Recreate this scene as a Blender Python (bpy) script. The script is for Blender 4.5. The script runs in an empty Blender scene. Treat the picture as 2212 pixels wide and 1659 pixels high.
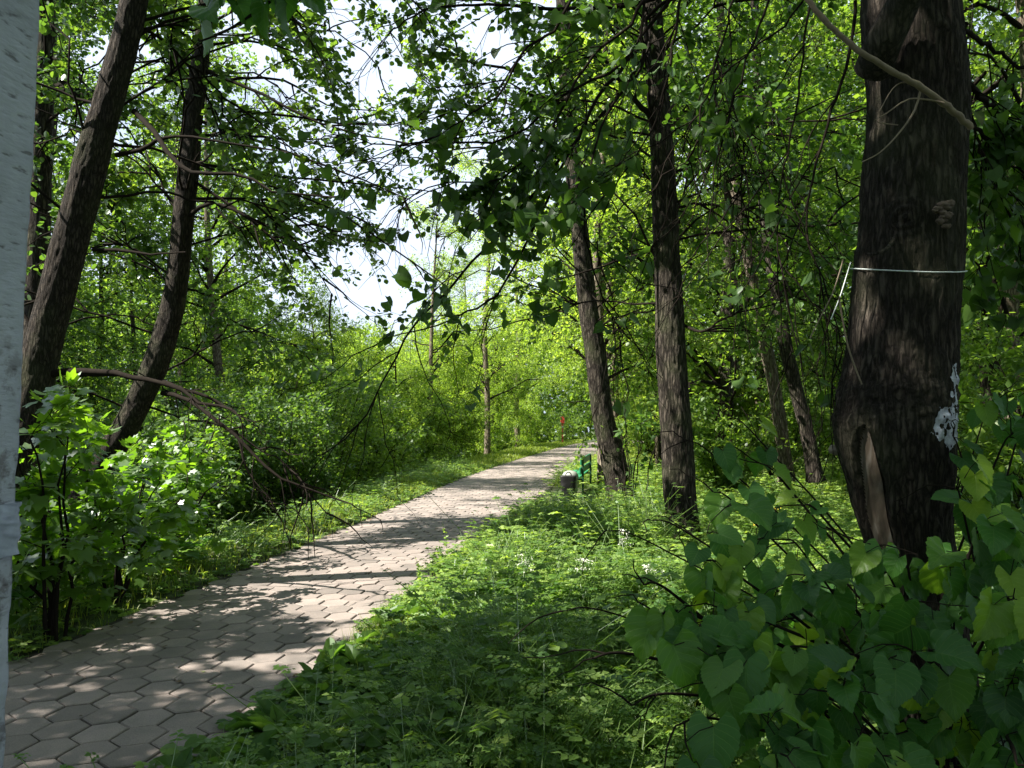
import bpy, math
import numpy as np
R = math.radians
# ------------------------------------------------------------------ camera, world, sun, exposure
sc = bpy.context.scene
COL = sc.collection
cam = bpy.data.objects.new('camera', bpy.data.cameras.new('camera'))
COL.objects.link(cam); sc.camera = cam
PITCH = 2.68
cam.location = (0, 0, 1.55)
cam.rotation_euler = (R(90 + PITCH), 0, 0)
cam.data.sensor_width = 36; cam.data.lens = 27.03
cam.data.clip_start = 0.05; cam.data.clip_end = 1500

SUN_EL, SUN_AZ = 48.0, 106.0            # azimuth measured from +Y towards -X
_e, _a = R(SUN_EL), R(SUN_AZ)
SUN = np.array([-math.sin(_a)*math.cos(_e), math.cos(_a)*math.cos(_e), math.sin(_e)])
w = bpy.data.worlds.new('World'); sc.world = w; w.use_nodes = True
nt = w.node_tree; nt.nodes.clear()
wo = nt.nodes.new('ShaderNodeOutputWorld'); bg = nt.nodes.new('ShaderNodeBackground')
sk = nt.nodes.new('ShaderNodeTexSky'); sk.sky_type = 'NISHITA'; sk.sun_disc = False
sk.sun_elevation = _e; sk.sun_rotation = R(360 - SUN_AZ); sk.air_density = 1.0; sk.dust_density = 1.6
tc = nt.nodes.new('ShaderNodeTexCoord'); mp = nt.nodes.new('ShaderNodeMapping'); mp.inputs['Scale'].default_value = (1, 1, 2.5)
nz = nt.nodes.new('ShaderNodeTexNoise'); nz.inputs['Scale'].default_value = 2.2; nz.inputs['Detail'].default_value = 6
rp = nt.nodes.new('ShaderNodeValToRGB'); rp.color_ramp.elements[0].position = .22; rp.color_ramp.elements[1].position = .44
mx = nt.nodes.new('ShaderNodeMix'); mx.data_type = 'RGBA'
nt.links.new(tc.outputs['Generated'], mp.inputs['Vector']); nt.links.new(mp.outputs[0], nz.inputs['Vector'])
nt.links.new(nz.outputs['Fac'], rp.inputs['Fac']); nt.links.new(rp.outputs['Color'], mx.inputs['Factor'])
nt.links.new(sk.outputs[0], mx.inputs['A']); mx.inputs['B'].default_value = (5.9, 6.8, 8.3, 1)
nt.links.new(mx.outputs['Result'], bg.inputs['Color']); nt.links.new(bg.outputs[0], wo.inputs['Surface'])
bg.inputs['Strength'].default_value = 0.05
sun = bpy.data.objects.new('sun', bpy.data.lights.new('sun', 'SUN')); COL.objects.link(sun)
sun.data.energy = 5.0; sun.data.angle = R(0.53); sun.data.color = (1, .93, .80)
from mathutils import Vector
sun.rotation_euler = Vector(SUN).to_track_quat('Z', 'Y').to_euler()
sun.location = tuple(SUN*60)
sc.view_settings.view_transform = 'Standard'; sc.view_settings.look = 'None'
sc.view_settings.exposure = 1.78; sc.view_settings.gamma = 1
cy = sc.cycles
cy.max_bounces = 8; cy.diffuse_bounces = 3; cy.glossy_bounces = 2; cy.transmission_bounces = 5
cy.transparent_max_bounces = 4; cy.caustics_reflective = False; cy.caustics_refractive = False
cy.use_denoising = True; cy.use_adaptive_sampling = False
cy.sample_clamp_indirect = 6

# ------------------------------------------------------------------ helpers
FPX = 769.0; cp, sp = math.cos(R(PITCH)), math.sin(R(PITCH))
def at(x, y, Y):
    """point at depth Y seen at x, y of the 2212 x 1659 view of the photo"""
    u, v = x*.46293 - 512, y*.46293 - 384
    d = np.array([u, FPX*cp + v*sp, FPX*sp - v*cp]); d = d/d[1]*Y
    return np.array([d[0], Y, 1.55 + d[2]])
def proj(P):
    q = P - np.array([0, 0, 1.55])
    f = q[:, 1]*cp + q[:, 2]*sp; up = -q[:, 1]*sp + q[:, 2]*cp
    f = np.where(f > .05, f, np.nan)
    return (512 + q[:, 0]/f*FPX)/.46293, (384 - up/f*FPX)/.46293
def nrm(a): return a/np.maximum(np.linalg.norm(a, axis=-1, keepdims=True), 1e-9)
def _h(i, j, k, s):
    n = (i*374761393 + j*668265263 + k*2147483647 + s*1274126177) & 0xffffffff
    n = ((n ^ (n >> 13))*1103515245) & 0xffffffff
    n = ((n ^ (n >> 16))*2654435761) & 0xffffffff
    return ((n ^ (n >> 15)) & 0xffffff)/float(0xffffff)
def vnoise(P, s=0):
    P = np.asarray(P, float); i = np.floor(P).astype(np.int64); f = P - i; f = f*f*(3 - 2*f); r = 0
    for a in (0, 1):
        for b in (0, 1):
            for c in (0, 1):
                wt = (f[..., 0] if a else 1 - f[..., 0])*(f[..., 1] if b else 1 - f[..., 1])*(f[..., 2] if c else 1 - f[..., 2])
                r = r + wt*_h(i[..., 0] + a, i[..., 1] + b, i[..., 2] + c, s)
    return r
def fbm(P, o=4, s=0):
    r, a, t = 0, 1, 0
    for k in range(o): r = r + a*vnoise(P*2**k, s + k); t += a; a *= .5
    return r/t
class MB:
    def __init__(s): s.v, s.f, s.n, s.t, s.uv = [], [], 0, [], []
    def add(s, V, F, tone=None, uv=None):
        V = np.asarray(V, float).reshape(-1, 3)
        for f in (F if isinstance(F, list) else [F]):
            if len(f): s.f.append(np.asarray(f, np.int64) + s.n)
        s.v.append(V); s.n += len(V)
        s.t.append(np.full(len(V), .5) if tone is None else np.broadcast_to(tone, (len(V),)))
        s.uv.append(np.zeros((len(V), 3)) if uv is None else uv)
        return s
    def build(s, name, mat, parent=None, smooth=True, uv=False, loc=None):
        me = bpy.data.meshes.new(name)
        if s.n:
            V = np.concatenate(s.v)
            if loc is not None: V = V - np.asarray(loc)
            me.vertices.add(len(V)); me.vertices.foreach_set('co', V.astype(np.float32).ravel())
            L = np.concatenate([f.ravel() for f in s.f]); T = np.concatenate([np.full(len(f), f.shape[1]) for f in s.f])
            S = np.concatenate([[0], np.cumsum(T)[:-1]])
            me.loops.add(len(L)); me.loops.foreach_set('vertex_index', L.astype(np.int32))
            me.polygons.add(len(T)); me.polygons.foreach_set('loop_start', S.astype(np.int32)); me.polygons.foreach_set('loop_total', T.astype(np.int32))
            me.polygons.foreach_set('use_smooth', np.full(len(T), smooth))
            a = me.attributes.new('tone', 'FLOAT', 'POINT'); a.data.foreach_set('value', np.concatenate(s.t).astype(np.float32))
            if uv:
                a = me.attributes.new('luv', 'FLOAT_VECTOR', 'POINT'); a.data.foreach_set('vector', np.concatenate(s.uv).astype(np.float32).ravel())
            me.update(calc_edges=True)
        me.materials.append(mat)
        o = bpy.data.objects.new(name, me); COL.objects.link(o)
        if parent is not None: o.parent = parent
        elif loc is not None: o.location = tuple(loc)
        return o
def tag(o, label=None, cat=None, group=None, kind=None):
    if label: o['label'] = label
    if cat: o['category'] = cat
    if group: o['group'] = group
    if kind: o['kind'] = kind
    return o
def empty(name, label, cat, group=None, loc=(0, 0, 0), rz=0, sc_=1):
    o = bpy.data.objects.new(name, None); COL.objects.link(o); o.location = tuple(loc); o.rotation_euler = (0, 0, rz); o.scale = (sc_,)*3
    o.empty_display_size = .2
    return tag(o, label, cat, group)
def tubes(mb, P, Rr, sides=4, tone=None, cap=True):
    """P (N,n,3), Rr (N,n)"""
    P = np.asarray(P, float); Rr = np.asarray(Rr, float)
    if P.ndim == 2: P = P[None]; Rr = Rr[None]
    N, n, _ = P.shape
    if not N: return
    T = nrm(np.gradient(P, axis=1)); D = nrm(P[:, -1] - P[:, 0])
    ref = np.where(np.abs(D[:, 2:3]) > .8, np.array([[0, 1., 0]]), np.array([[0, 0, 1.]]))
    A = nrm(np.cross(T, ref[:, None, :])); B = np.cross(T, A)
    th = np.arange(sides)*2*math.pi/sides
    V = P[:, :, None, :] + Rr[:, :, None, None]*(A[:, :, None, :]*np.cos(th)[None, None, :, None] + B[:, :, None, :]*np.sin(th)[None, None, :, None])
    i = np.arange(n - 1)[:, None]*sides; j = np.arange(sides)[None]; j2 = (j + 1) % sides
    q = np.stack([i + j, i + j2, i + sides + j2, i + sides + j], -1).reshape(-1, 4)[:, ::-1]
    F = (np.arange(N)[:, None, None]*n*sides + q[None]).reshape(-1, 4)
    fs = [F]
    if cap:
        c = (n - 1)*sides + np.arange(sides); fs.append(np.arange(N)[:, None]*n*sides + c[None]); fs.append(np.arange(N)[:, None]*n*sides + np.arange(sides)[None, ::-1])
    tn = None
    if tone is not None: tn = np.repeat(np.broadcast_to(tone, (N,)), n*sides)
    mb.add(V, fs, tn)
# leaf templates: x across, y along, z up
def tmpl_diamond():
    return np.array([[0, 0, 0], [.36, .42, .06], [0, 1, -.05], [-.36, .42, .06]], float), [np.array([[0, 1, 2], [0, 2, 3]])]
def tmpl_oval():
    V = [[0, 0, 0], [.33, .15, .05], [.45, .48, .07], [.24, .84, .02], [0, 1, -.07], [-.24, .84, .02], [-.45, .48, .07], [-.33, .15, .05], [0, .5, 0]]
    return np.array(V, float), [np.array([[0, 1, 2, 8], [8, 2, 3, 4], [0, 8, 6, 7], [8, 4, 5, 6]])]
def tmpl_slim():
    return np.array([[0, 0, 0], [.13, .35, .03], [0, 1, -.12], [-.13, .35, .03]], float), [np.array([[0, 1, 2], [0, 2, 3]])]
def tmpl_heart(ns=26, wd=.55, teeth=True):
    # outline param: heart with drip tip and serrated margin
    V, F, U = [], [], []
    t = np.linspace(0, 1, ns)
    half = wd*np.sin(np.pi*np.clip(t, 0, 1)**.62)**.80*(1 - .32*t) + .0
    half = half*(1 - .35*np.clip((t - .6)/.4, 0, 1)**1.5*(1 - t*.3)*1.2)
    if teeth: half = half*(1 + .055*(np.arange(ns) % 2)*(t > .05)*(t < .97))
    cols = 4
    for i in range(ns):
        for c in range(-cols, cols + 1):
            k = c/cols; x = half[i]*k
            y = t[i]*(1 + 0*k) - .40*(abs(k)**1.6)*(1 - t[i])**3.2*(t[i] > 0) + (.025 if teeth and i % 2 and abs(k) == 1 else 0)
            z = .10*abs(k)*half[i]/wd - .20*(t[i] - .45)**2 + .018*math.sin(t[i]*26 - abs(k)*7)*abs(k)
            V.append([x, y, z]); U.append([k, t[i], 0])
    m = 2*cols + 1
    for i in range(ns - 1):
        for c in range(m - 1): F.append([i*m + c, i*m + c + 1, (i + 1)*m + c + 1, (i + 1)*m + c])
    return np.array(V, float), [np.array(F)], np.array(U, float)
def tmpl_maple():
    ang = [(-90, .0), (-145, .40), (-168, .66), (-190, .52), (-208, .74), (-222, .90), (-238, .62), (-256, .80), (-270, 1.05)]
    right = [(math.cos(R(a + 0)), math.sin(R(a)), r) for a, r in ang[1:]]
    pl = [(x*r, y*r) for x, y, r in right]
    lft = [(-x, y) for x, y in pl[:-1]][::-1]
    out = [(0, -.08)] + [(x, y) for x, y in pl] + lft
    out = [(x*.62, (y + .45)*.62) for x, y in out]
    V = [[0, .28, 0]] + [[x, y, .05*(abs(x)) - .10*(x*x + (y - .3)**2)] for x, y in out]
    n = len(out); F = [[0, 1 + i, 1 + (i + 1) % n] for i in range(n)]
    return np.array(V, float), [np.array(F)]
DIA, OVAL, SLIM, HEART, MAPLE = tmpl_diamond(), tmpl_oval(), tmpl_slim(), tmpl_heart(), tmpl_maple()
HEARTM = tmpl_heart(8, .55, False)
def leaves(mb, P, axis, normal, size, T, tone, curl=None):
    N = len(P)
    if not N: return
    y = nrm(axis); z = nrm(normal - (normal*y).sum(-1, keepdims=True)*y); x = np.cross(y, z)
    tv = T[0]; k = len(tv); size = np.broadcast_to(size, (N,))
    cz = np.ones(N) if curl is None else curl
    V = P[:, None, :] + size[:, None, None]*(x[:, None, :]*tv[None, :, 0:1] + y[:, None, :]*tv[None, :, 1:2] + z[:, None, :]*(tv[None, :, 2:3]*cz[:, None, None]))
    F = [(np.arange(N)[:, None, None]*k + f[None]).reshape(-1, f.shape[1]) for f in T[1]]
    uv = np.tile(T[2], (N, 1)) if len(T) > 2 else None
    mb.add(V, F, np.repeat(np.broadcast_to(tone, (N,)), k), uv)
def rdir(rng, n, zb=0.): 
    d = rng.normal(size=(n, 3)); d[:, 2] += zb; return nrm(d)
def branch(rng, par, npc, L, t0=.15, t1=1., fall=.4, ang=50, droop=.15, up=.1, n=5, wob=.06):
    N, m, _ = par.shape
    t = rng.uniform(t0, t1, (N, npc)); t[:, -1] = t1 if t1 >= .99 else t[:, -1]
    x = t*(m - 1); i = np.minimum(x.astype(int), m - 2); f = (x - i)[..., None]
    ar = np.arange(N)[:, None]; a, b = par[ar, i], par[ar, i + 1]
    p = (a*(1 - f) + b*f).reshape(-1, 3); d = nrm((b - a).reshape(-1, 3)); M = len(p)
    r = rng.normal(size=(M, 3)); r[:, 2] *= .6; r = nrm(r - (r*d).sum(1, keepdims=True)*d)
    an = R(ang)*rng.uniform(.5, 1.25, (M, 1)); d = nrm(d*np.cos(an) + r*np.sin(an) + np.array([0, 0, up]))
    LL = (L*rng.uniform(.55, 1.2, M)*(1 - fall*t.reshape(-1)))[:, None]
    out = np.zeros((M, n, 3)); out[:, 0] = p; w_ = np.zeros((M, 3))
    for k in range(1, n):
        s = k/(n - 1); w_ = w_ + rng.normal(size=(M, 3))*wob
        out[:, k] = p + LL*(d*s + w_*s - np.array([0, 0, 1.])*droop*s*s)
    return out
def taper(P, r0, r1, p=1.): return r0 + (r1 - r0)*np.linspace(0, 1, P.shape[1])[None, :]**p + np.zeros((P.shape[0], 1))
def on_twigs(rng, tw, k, jit, t0=.1):
    N, m, _ = tw.shape
    t = rng.uniform(t0, 1, (N, k)); x = t*(m - 1); i = np.minimum(x.astype(int), m - 2); f = (x - i)[..., None]
    ar = np.arange(N)[:, None]; a, b = tw[ar, i], tw[ar, i + 1]
    p = (a*(1 - f) + b*f).reshape(-1, 3); d = nrm((b - a).reshape(-1, 3))
    o = rng.normal(size=p.shape); return p + nrm(o)*jit*rng.uniform(.2, 1, (len(p), 1)), nrm(nrm(o) + d*.5 - np.array([0, 0, .35]))
def spline(pts, n):
    pts = np.asarray(pts, float); m = len(pts); t = np.linspace(0, m - 1, n); i = np.minimum(t.astype(int), m - 2); f = (t - i)[:, None]
    g = lambda k: pts[np.clip(k, 0, m - 1)]
    a, b, c, d = g(i - 1), g(i), g(i + 1), g(i + 2)
    return .5*((2*b) + (-a + c)*f + (2*a - 5*b + 4*c - d)*f**2 + (-a + 3*b - 3*c + d)*f**3)

# ------------------------------------------------------------------ materials
def newmat(name):
    m = bpy.data.materials.new(name); m.use_nodes = True; t = m.node_tree; t.nodes.clear()
    o = t.nodes.new('ShaderNodeOutputMaterial'); return m, t, o
def N_(t, ty, **kw):
    n = t.nodes.new(ty)
    for k, v in kw.items():
        if k in n.inputs: n.inputs[k].default_value = v
        else: setattr(n, k, v)
    return n
def ramp(t, src, stops):
    r = t.nodes.new('ShaderNodeValToRGB'); cr = r.color_ramp
    while len(cr.elements) < len(stops): cr.elements.new(.5)
    for e, (p, c) in zip(cr.elements, stops): e.position = p; e.color = (*c, 1)
    t.links.new(src, r.inputs['Fac']); return r
def leaf_mat(name, dark, mid, light, trans=.5, tcol=(1.45, 1.45, .50), gloss=.05, rough=.42, veins=False):
    m, t, o = newmat(name); L = t.links.new
    at_ = N_(t, 'ShaderNodeAttribute', attribute_name='tone')
    c = ramp(t, at_.outputs['Fac'], [(0, dark), (.5, mid), (1, light)]); col = c.outputs['Color']
    bump = None
    if veins:
        uv = N_(t, 'ShaderNodeAttribute', attribute_name='luv'); sx = N_(t, 'ShaderNodeSeparateXYZ'); L(uv.outputs['Vector'], sx.inputs[0])
        ab = N_(t, 'ShaderNodeMath', operation='ABSOLUTE'); L(sx.outputs[0], ab.inputs[0])
        # side veins: lines of constant y - .45|x|
        m1 = N_(t, 'ShaderNodeMath', operation='MULTIPLY'); m1.inputs[1].default_value = -.38; L(ab.outputs[0], m1.inputs[0])
        a1 = N_(t, 'ShaderNodeMath', operation='ADD'); L(sx.outputs[1], a1.inputs[0]); L(m1.outputs[0], a1.inputs[1])
        m2 = N_(t, 'ShaderNodeMath', operation='MULTIPLY'); m2.inputs[1].default_value = 7.5; L(a1.outputs[0], m2.inputs[0])
        fr = N_(t, 'ShaderNodeMath', operation='PINGPONG'); fr.inputs[1].default_value = .5; L(m2.outputs[0], fr.inputs[0])
        v1 = ramp(t, fr.outputs[0], [(0, (1, 1, 1)), (.09, (0, 0, 0))]); v2 = ramp(t, ab.outputs[0], [(0, (1, 1, 1)), (.05, (0, 0, 0))])
        vm = N_(t, 'ShaderNodeMath', operation='MAXIMUM'); L(v1.outputs['Color'], vm.inputs[0]); L(v2.outputs['Color'], vm.inputs[1])
        mm = N_(t, 'ShaderNodeMix', data_type='RGBA'); L(vm.outputs[0], mm.inputs['Factor']); L(col, mm.inputs['A'])
        hs = N_(t, 'ShaderNodeMix', data_type='RGBA', blend_type='ADD'); hs.inputs['Factor'].default_value = .35; L(col, hs.inputs['A']); hs.inputs['B'].default_value = (.10, .13, .05, 1)
        L(hs.outputs['Result'], mm.inputs['B']); col = mm.outputs['Result']
        bump = N_(t, 'ShaderNodeBump', Strength=.35, Distance=.004); inv = N_(t, 'ShaderNodeMath', operation='SUBTRACT'); inv.inputs[0].default_value = 1; L(vm.outputs[0], inv.inputs[1]); L(inv.outputs[0], bump.inputs['Height'])
    d = N_(t, 'ShaderNodeBsdfDiffuse'); tr = N_(t, 'ShaderNodeBsdfTranslucent'); g = N_(t, 'ShaderNodeBsdfGlossy', Roughness=rough)
    g.inputs['Color'].default_value = (.9, .95, 1, 1)
    tm = N_(t, 'ShaderNodeMix', data_type='RGBA', blend_type='MULTIPLY'); tm.inputs['Factor'].default_value = 1; L(col, tm.inputs['A']); tm.inputs['B'].default_value = (*[x*1.9 for x in tcol], 1)
    L(col, d.inputs['Color']); L(tm.outputs['Result'], tr.inputs['Color'])
    s1 = N_(t, 'ShaderNodeMixShader', Fac=trans); L(d.outputs[0], s1.inputs[1]); L(tr.outputs[0], s1.inputs[2])
    fz = N_(t, 'ShaderNodeFresnel', IOR=1.4); fm = N_(t, 'ShaderNodeMath', operation='MULTIPLY_ADD'); fm.inputs[1].default_value = gloss*5; fm.inputs[2].default_value = gloss*.15; L(fz.outputs[0], fm.inputs[0])
    fc = N_(t, 'ShaderNodeMath', operation='MINIMUM'); fc.inputs[1].default_value = .13; L(fm.outputs[0], fc.inputs[0])
    s2 = N_(t, 'ShaderNodeMixShader'); L(fc.outputs[0], s2.inputs[0]); L(s1.outputs[0], s2.inputs[1]); L(g.outputs[0], s2.inputs[2])
    if bump: 
        for n in (d, g): L(bump.outputs[0], n.inputs['Normal'])
    L(s2.outputs[0], o.inputs['Surface']); return m
def bark_mat(name, c0, c1, c2, scale=1., bump=1., moss=.25):
    m, t, o = newmat(name); L = t.links.new
    g = N_(t, 'ShaderNodeTexCoord'); mpn = N_(t, 'ShaderNodeMapping'); mpn.inputs['Scale'].default_value = (32*scale, 32*scale, 5.6*scale); L(g.outputs['Object'], mpn.inputs[0])
    n1 = N_(t, 'ShaderNodeTexNoise', Scale=1., Detail=7., Roughness=.65); L(mpn.outputs[0], n1.inputs['Vector'])
    ad = N_(t, 'ShaderNodeVectorMath', operation='MULTIPLY_ADD'); L(n1.outputs['Color'], ad.inputs[0]); ad.inputs[1].default_value = (2.0, 2.0, 2.0); L(mpn.outputs[0], ad.inputs[2])
    vo = N_(t, 'ShaderNodeTexVoronoi', feature='DISTANCE_TO_EDGE', Scale=.85); L(ad.outputs[0], vo.inputs['Vector'])
    r1 = ramp(t, vo.outputs['Distance'], [(0, (0, 0, 0)), (.28, (1, 1, 1))])
    mu = N_(t, 'ShaderNodeMath', operation='MULTIPLY'); L(r1.outputs['Color'], mu.inputs[0]); L(n1.outputs['Fac'], mu.inputs[1])
    mu2 = N_(t, 'ShaderNodeMath', operation='MULTIPLY'); L(mu.outputs[0], mu2.inputs[0]); mu2.inputs[1].default_value = 1.6
    c = ramp(t, mu2.outputs[0], [(0, c0), (.5, c1), (1, c2)])
    n2 = N_(t, 'ShaderNodeTexNoise', Scale=2.2, Detail=5.); L(g.outputs['Object'], n2.inputs['Vector'])
    r2 = ramp(t, n2.outputs['Fac'], [(.5, (0, 0, 0)), (.68, (moss,)*3)])
    mm = N_(t, 'ShaderNodeMix', data_type='RGBA'); L(r2.outputs['Color'], mm.inputs['Factor']); L(c.outputs['Color'], mm.inputs['A']); mm.inputs['B'].default_value = (.09, .115, .05, 1)
    n3 = N_(t, 'ShaderNodeTexNoise', Scale=90., Detail=3.); L(g.outputs['Object'], n3.inputs['Vector'])
    sm = N_(t, 'ShaderNodeMath', operation='MULTIPLY_ADD'); L(n3.outputs['Fac'], sm.inputs[0]); sm.inputs[1].default_value = .25; L(mu2.outputs[0], sm.inputs[2])
    b = N_(t, 'ShaderNodeBump', Strength=1., Distance=.016*bump); L(sm.outputs[0], b.inputs['Height'])
    p = N_(t, 'ShaderNodeBsdfPrincipled', Roughness=.95); L(mm.outputs['Result'], p.inputs['Base Color']); L(b.outputs[0], p.inputs['Normal'])
    p.inputs['Specular IOR Level'].default_value = .2
    L(p.outputs[0], o.inputs['Surface']); return m
def plain(name, col, rough=.7, var=.25, scale=20., bump=.0, metal=0., spec=.4):
    m, t, o = newmat(name); L = t.links.new
    g = N_(t, 'ShaderNodeTexCoord'); n = N_(t, 'ShaderNodeTexNoise', Scale=scale, Detail=6., Roughness=.6); L(g.outputs['Object'], n.inputs['Vector'])
    c = ramp(t, n.outputs['Fac'], [(.25, tuple(x*(1 - var) for x in col)), (.75, tuple(min(1, x*(1 + var)) for x in col))])
    p = N_(t, 'ShaderNodeBsdfPrincipled', Roughness=rough, Metallic=metal); L(c.outputs['Color'], p.inputs['Base Color']); p.inputs['Specular IOR Level'].default_value = spec
    if bump:
        b = N_(t, 'ShaderNodeBump', Strength=1., Distance=bump); L(n.outputs['Fac'], b.inputs['Height']); L(b.outputs[0], p.inputs['Normal'])
    L(p.outputs[0], o.inputs['Surface']); return m
M = {}
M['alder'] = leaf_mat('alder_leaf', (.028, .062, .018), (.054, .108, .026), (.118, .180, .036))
M['linden'] = leaf_mat('linden_leaf', (.030, .066, .016), (.048, .105, .022), (.095, .17, .022), trans=.45)
M['linden_near'] = leaf_mat('linden_shoot_leaf', (.030, .092, .024), (.052, .145, .028), (.16, .26, .026), trans=.40, gloss=.06, rough=.40, veins=True)
M['maple'] = leaf_mat('maple_leaf', (.045, .10, .014), (.085, .17, .018), (.16, .25, .02), trans=.55)
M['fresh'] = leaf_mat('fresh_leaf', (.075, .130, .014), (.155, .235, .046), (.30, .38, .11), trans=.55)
M['forest'] = leaf_mat('forest_leaf', (.040, .080, .020), (.085, .150, .034), (.185, .26, .058), trans=.55)
M['herb'] = leaf_mat('herb_leaf', (.038, .092, .024), (.098, .180, .040), (.25, .345, .09), trans=.42)
M['grass'] = leaf_mat('grass_blade', (.075, .125, .022), (.14, .20, .036), (.26, .31, .08), trans=.45)
M['bark'] = bark_mat('linden_bark', (.012, .010, .009), (.044, .036, .031), (.080, .067, .057), 1.5, .9)
M['bark_brown'] = bark_mat('alder_bark', (.010, .008, .007), (.046, .039, .033), (.115, .098, .082), 1., 1.1)
M['bark_pale'] = bark_mat('pale_bark', (.05, .04, .03), (.17, .14, .11), (.32, .28, .23), 1., .6, .15)
M['twig'] = plain('twig_bark', (.015, .012, .010), .95, .4, 30, .002, spec=.08)
M['twig_pale'] = plain('pale_twig', (.20, .16, .12), .85, .3, 30, .002)

# ------------------------------------------------------------------ layout of path and ground
_L = np.array([[-14, -5.6], [-5, -4.9], [1, -4.0], [3.4, -3.5], [5.23, -3.17], [7.27, -2.90], [11.35, -2.36], [20.9, -1.33], [31, .35], [42, 2.35], [49.7, 4.0], [56, 6.6], [62, 11], [66, 18], [70, 30], [75, 45]])
_R = np.array([[-14, -3.35], [-5, -2.7], [1, -1.85], [3.43, -1.42], [4.58, -1.22], [6.08, -.98], [8.83, -.60], [14.9, .45], [22, 1.55], [31.4, 3.25], [42, 5.3], [49, 7.2], [53.5, 9.4], [57.5, 13], [60, 19], [63, 30], [68, 45]])
def eL(Y): return np.interp(Y, _L[:, 0], _L[:, 1])
def eR(Y): return np.interp(Y, _R[:, 0], _R[:, 1])
WATER = -2.35
def verge(Y): return np.interp(Y, [0, 6, 12, 22, 40, 60], [.8, .8, 1.0, 1.9, 2.1, 2.0])
def gz(X, Y):
    X = np.asarray(X, float); Y = np.asarray(Y, float)
    dl = eL(Y) - X; dr = X - eR(Y)
    s = np.clip((dl - verge(Y)*.85)/7.5, 0, 1.4)
    z = -4.0*(s**1.15)*1.0
    bump = (fbm(np.stack([X*.6, Y*.6, X*0], -1), 3, 7) - .5)
    z = z + bump*.16*np.clip(np.maximum(dl, dr)/.8, 0, 1)
    z = z + np.clip(dr - 1, 0, 60)*.004 - .012
    inside = (dl < 0) & (dr < 0)
    z = np.where(inside, -.055, z)
    far = np.clip((-X - 34)/14, 0, 1)*np.clip((dl - 8)/4, 0, 1)
    return z + far*(5.6 + bump)
def axis_(lo, hi, n, k): 
    t = np.linspace(-1, 1, n); v = np.sinh(t*k)/math.sinh(k); return np.where(v < 0, -v*lo, v*hi)
xs = axis_(-260, 260, 330, 4.6); ys = np.concatenate([np.linspace(-60, -3, 20), np.linspace(-2.7, 30, 150), 30 + (np.linspace(0, 1, 70)[1:]**2)*330])
GX, GY = np.meshgrid(xs, ys); GZ = gz(GX, GY)
nx, ny = len(xs), len(ys); ii = np.arange(ny - 1)[:, None]*nx + np.arange(nx - 1)[None]
mb = MB().add(np.stack([GX, GY, GZ], -1), np.stack([ii, ii + 1, ii + nx + 1, ii + nx], -1).reshape(-1, 4))
def ground_mat():
    m, t, o = newmat('soil_and_moss'); L = t.links.new
    g = N_(t, 'ShaderNodeTexCoord'); n = N_(t, 'ShaderNodeTexNoise', Scale=1.7, Detail=8., Roughness=.65); L(g.outputs['Object'], n.inputs['Vector'])
    c = ramp(t, n.outputs['Fac'], [(.3, (.022, .018, .012)), (.48, (.035, .045, .014)), (.62, (.05, .09, .02)), (.8, (.07, .11, .03))])
    n2 = N_(t, 'ShaderNodeTexNoise', Scale=40., Detail=6.); L(g.outputs['Object'], n2.inputs['Vector'])
    b = N_(t, 'ShaderNodeBump', Strength=1., Distance=.03); L(n2.outputs['Fac'], b.inputs['Height'])
    p = N_(t, 'ShaderNodeBsdfPrincipled', Roughness=1.); L(c.outputs['Color'], p.inputs['Base Color']); L(b.outputs[0], p.inputs['Normal'])
    L(p.outputs[0], o.inputs['Surface']); return m
tag(mb.build('ground', ground_mat()), 'soil of the park under grass and trees, sloping to the water', 'ground', kind='structure')
# water
m, t, o = newmat('pond_water'); L = t.links.new
g = N_(t, 'ShaderNodeTexCoord'); n = N_(t, 'ShaderNodeTexNoise', Scale=6., Detail=4.); L(g.outputs['Object'], n.inputs['Vector'])
b = N_(t, 'ShaderNodeBump', Strength=.6, Distance=.05); L(n.outputs['Fac'], b.inputs['Height'])
p = N_(t, 'ShaderNodeBsdfPrincipled', Roughness=.06); p.inputs['Base Color'].default_value = (.03, .05, .045, 1); L(b.outputs[0], p.inputs['Normal']); L(p.outputs[0], o.inputs['Surface'])
mb = MB().add([[-240, -60, WATER], [-4, -60, WATER], [-1, 90, WATER], [-1, 300, WATER], [-240, 300, WATER]], np.array([[0, 1, 2, 3, 4]]))
tag(mb.build('water', m, smooth=False), 'pale pond water seen through the bushes on the left', 'water', kind='structure')
# path: joint bed + hexagon pavers
def along(n, y0, y1):
    Y = np.linspace(y0, y1, n); return Y, (eL(Y) + eR(Y))/2
Yf = np.linspace(-10, 74, 5000); Cx = (eL(Yf) + eR(Yf))/2
kern = np.hanning(301); kern /= kern.sum(); Cx = np.convolve(np.pad(Cx, 150, 'edge'), kern, 'valid')
S = np.concatenate([[0], np.cumsum(np.hypot(np.diff(Yf), np.diff(Cx)))])
def pathpt(s, tt):
    Y = np.interp(s, S, Yf); X = np.interp(s, S, Cx); dX = np.interp(s, S, np.gradient(Cx, Yf))
    l = np.sqrt(1 + dX**2); return X + tt/l, Y - tt*dX/l
rng = np.random.default_rng(5)
HW, HA, HB = .218, .150, .062
mb = MB(); nrow = int(S[-1]/(HA + HB)); nt_ = 6
ks, cs = np.meshgrid(np.arange(nrow), np.arange(-9, 10), indexing='ij'); ks, cs = ks.ravel(), cs.ravel()
t0 = cs*HW + (ks % 2)*HW/2; s0 = ks*(HA + HB) + .3
cX, cY = pathpt(s0, t0); half = (eR(cY) - eL(cY))/2*.995
ok = np.abs(t0) < half - HW*.18
t0, s0, half = t0[ok], s0[ok], half[ok]; n = len(t0)
gap = .0065; hw = HW/2 - gap; ha = HA/2; hb = HB - gap*.8
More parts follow.
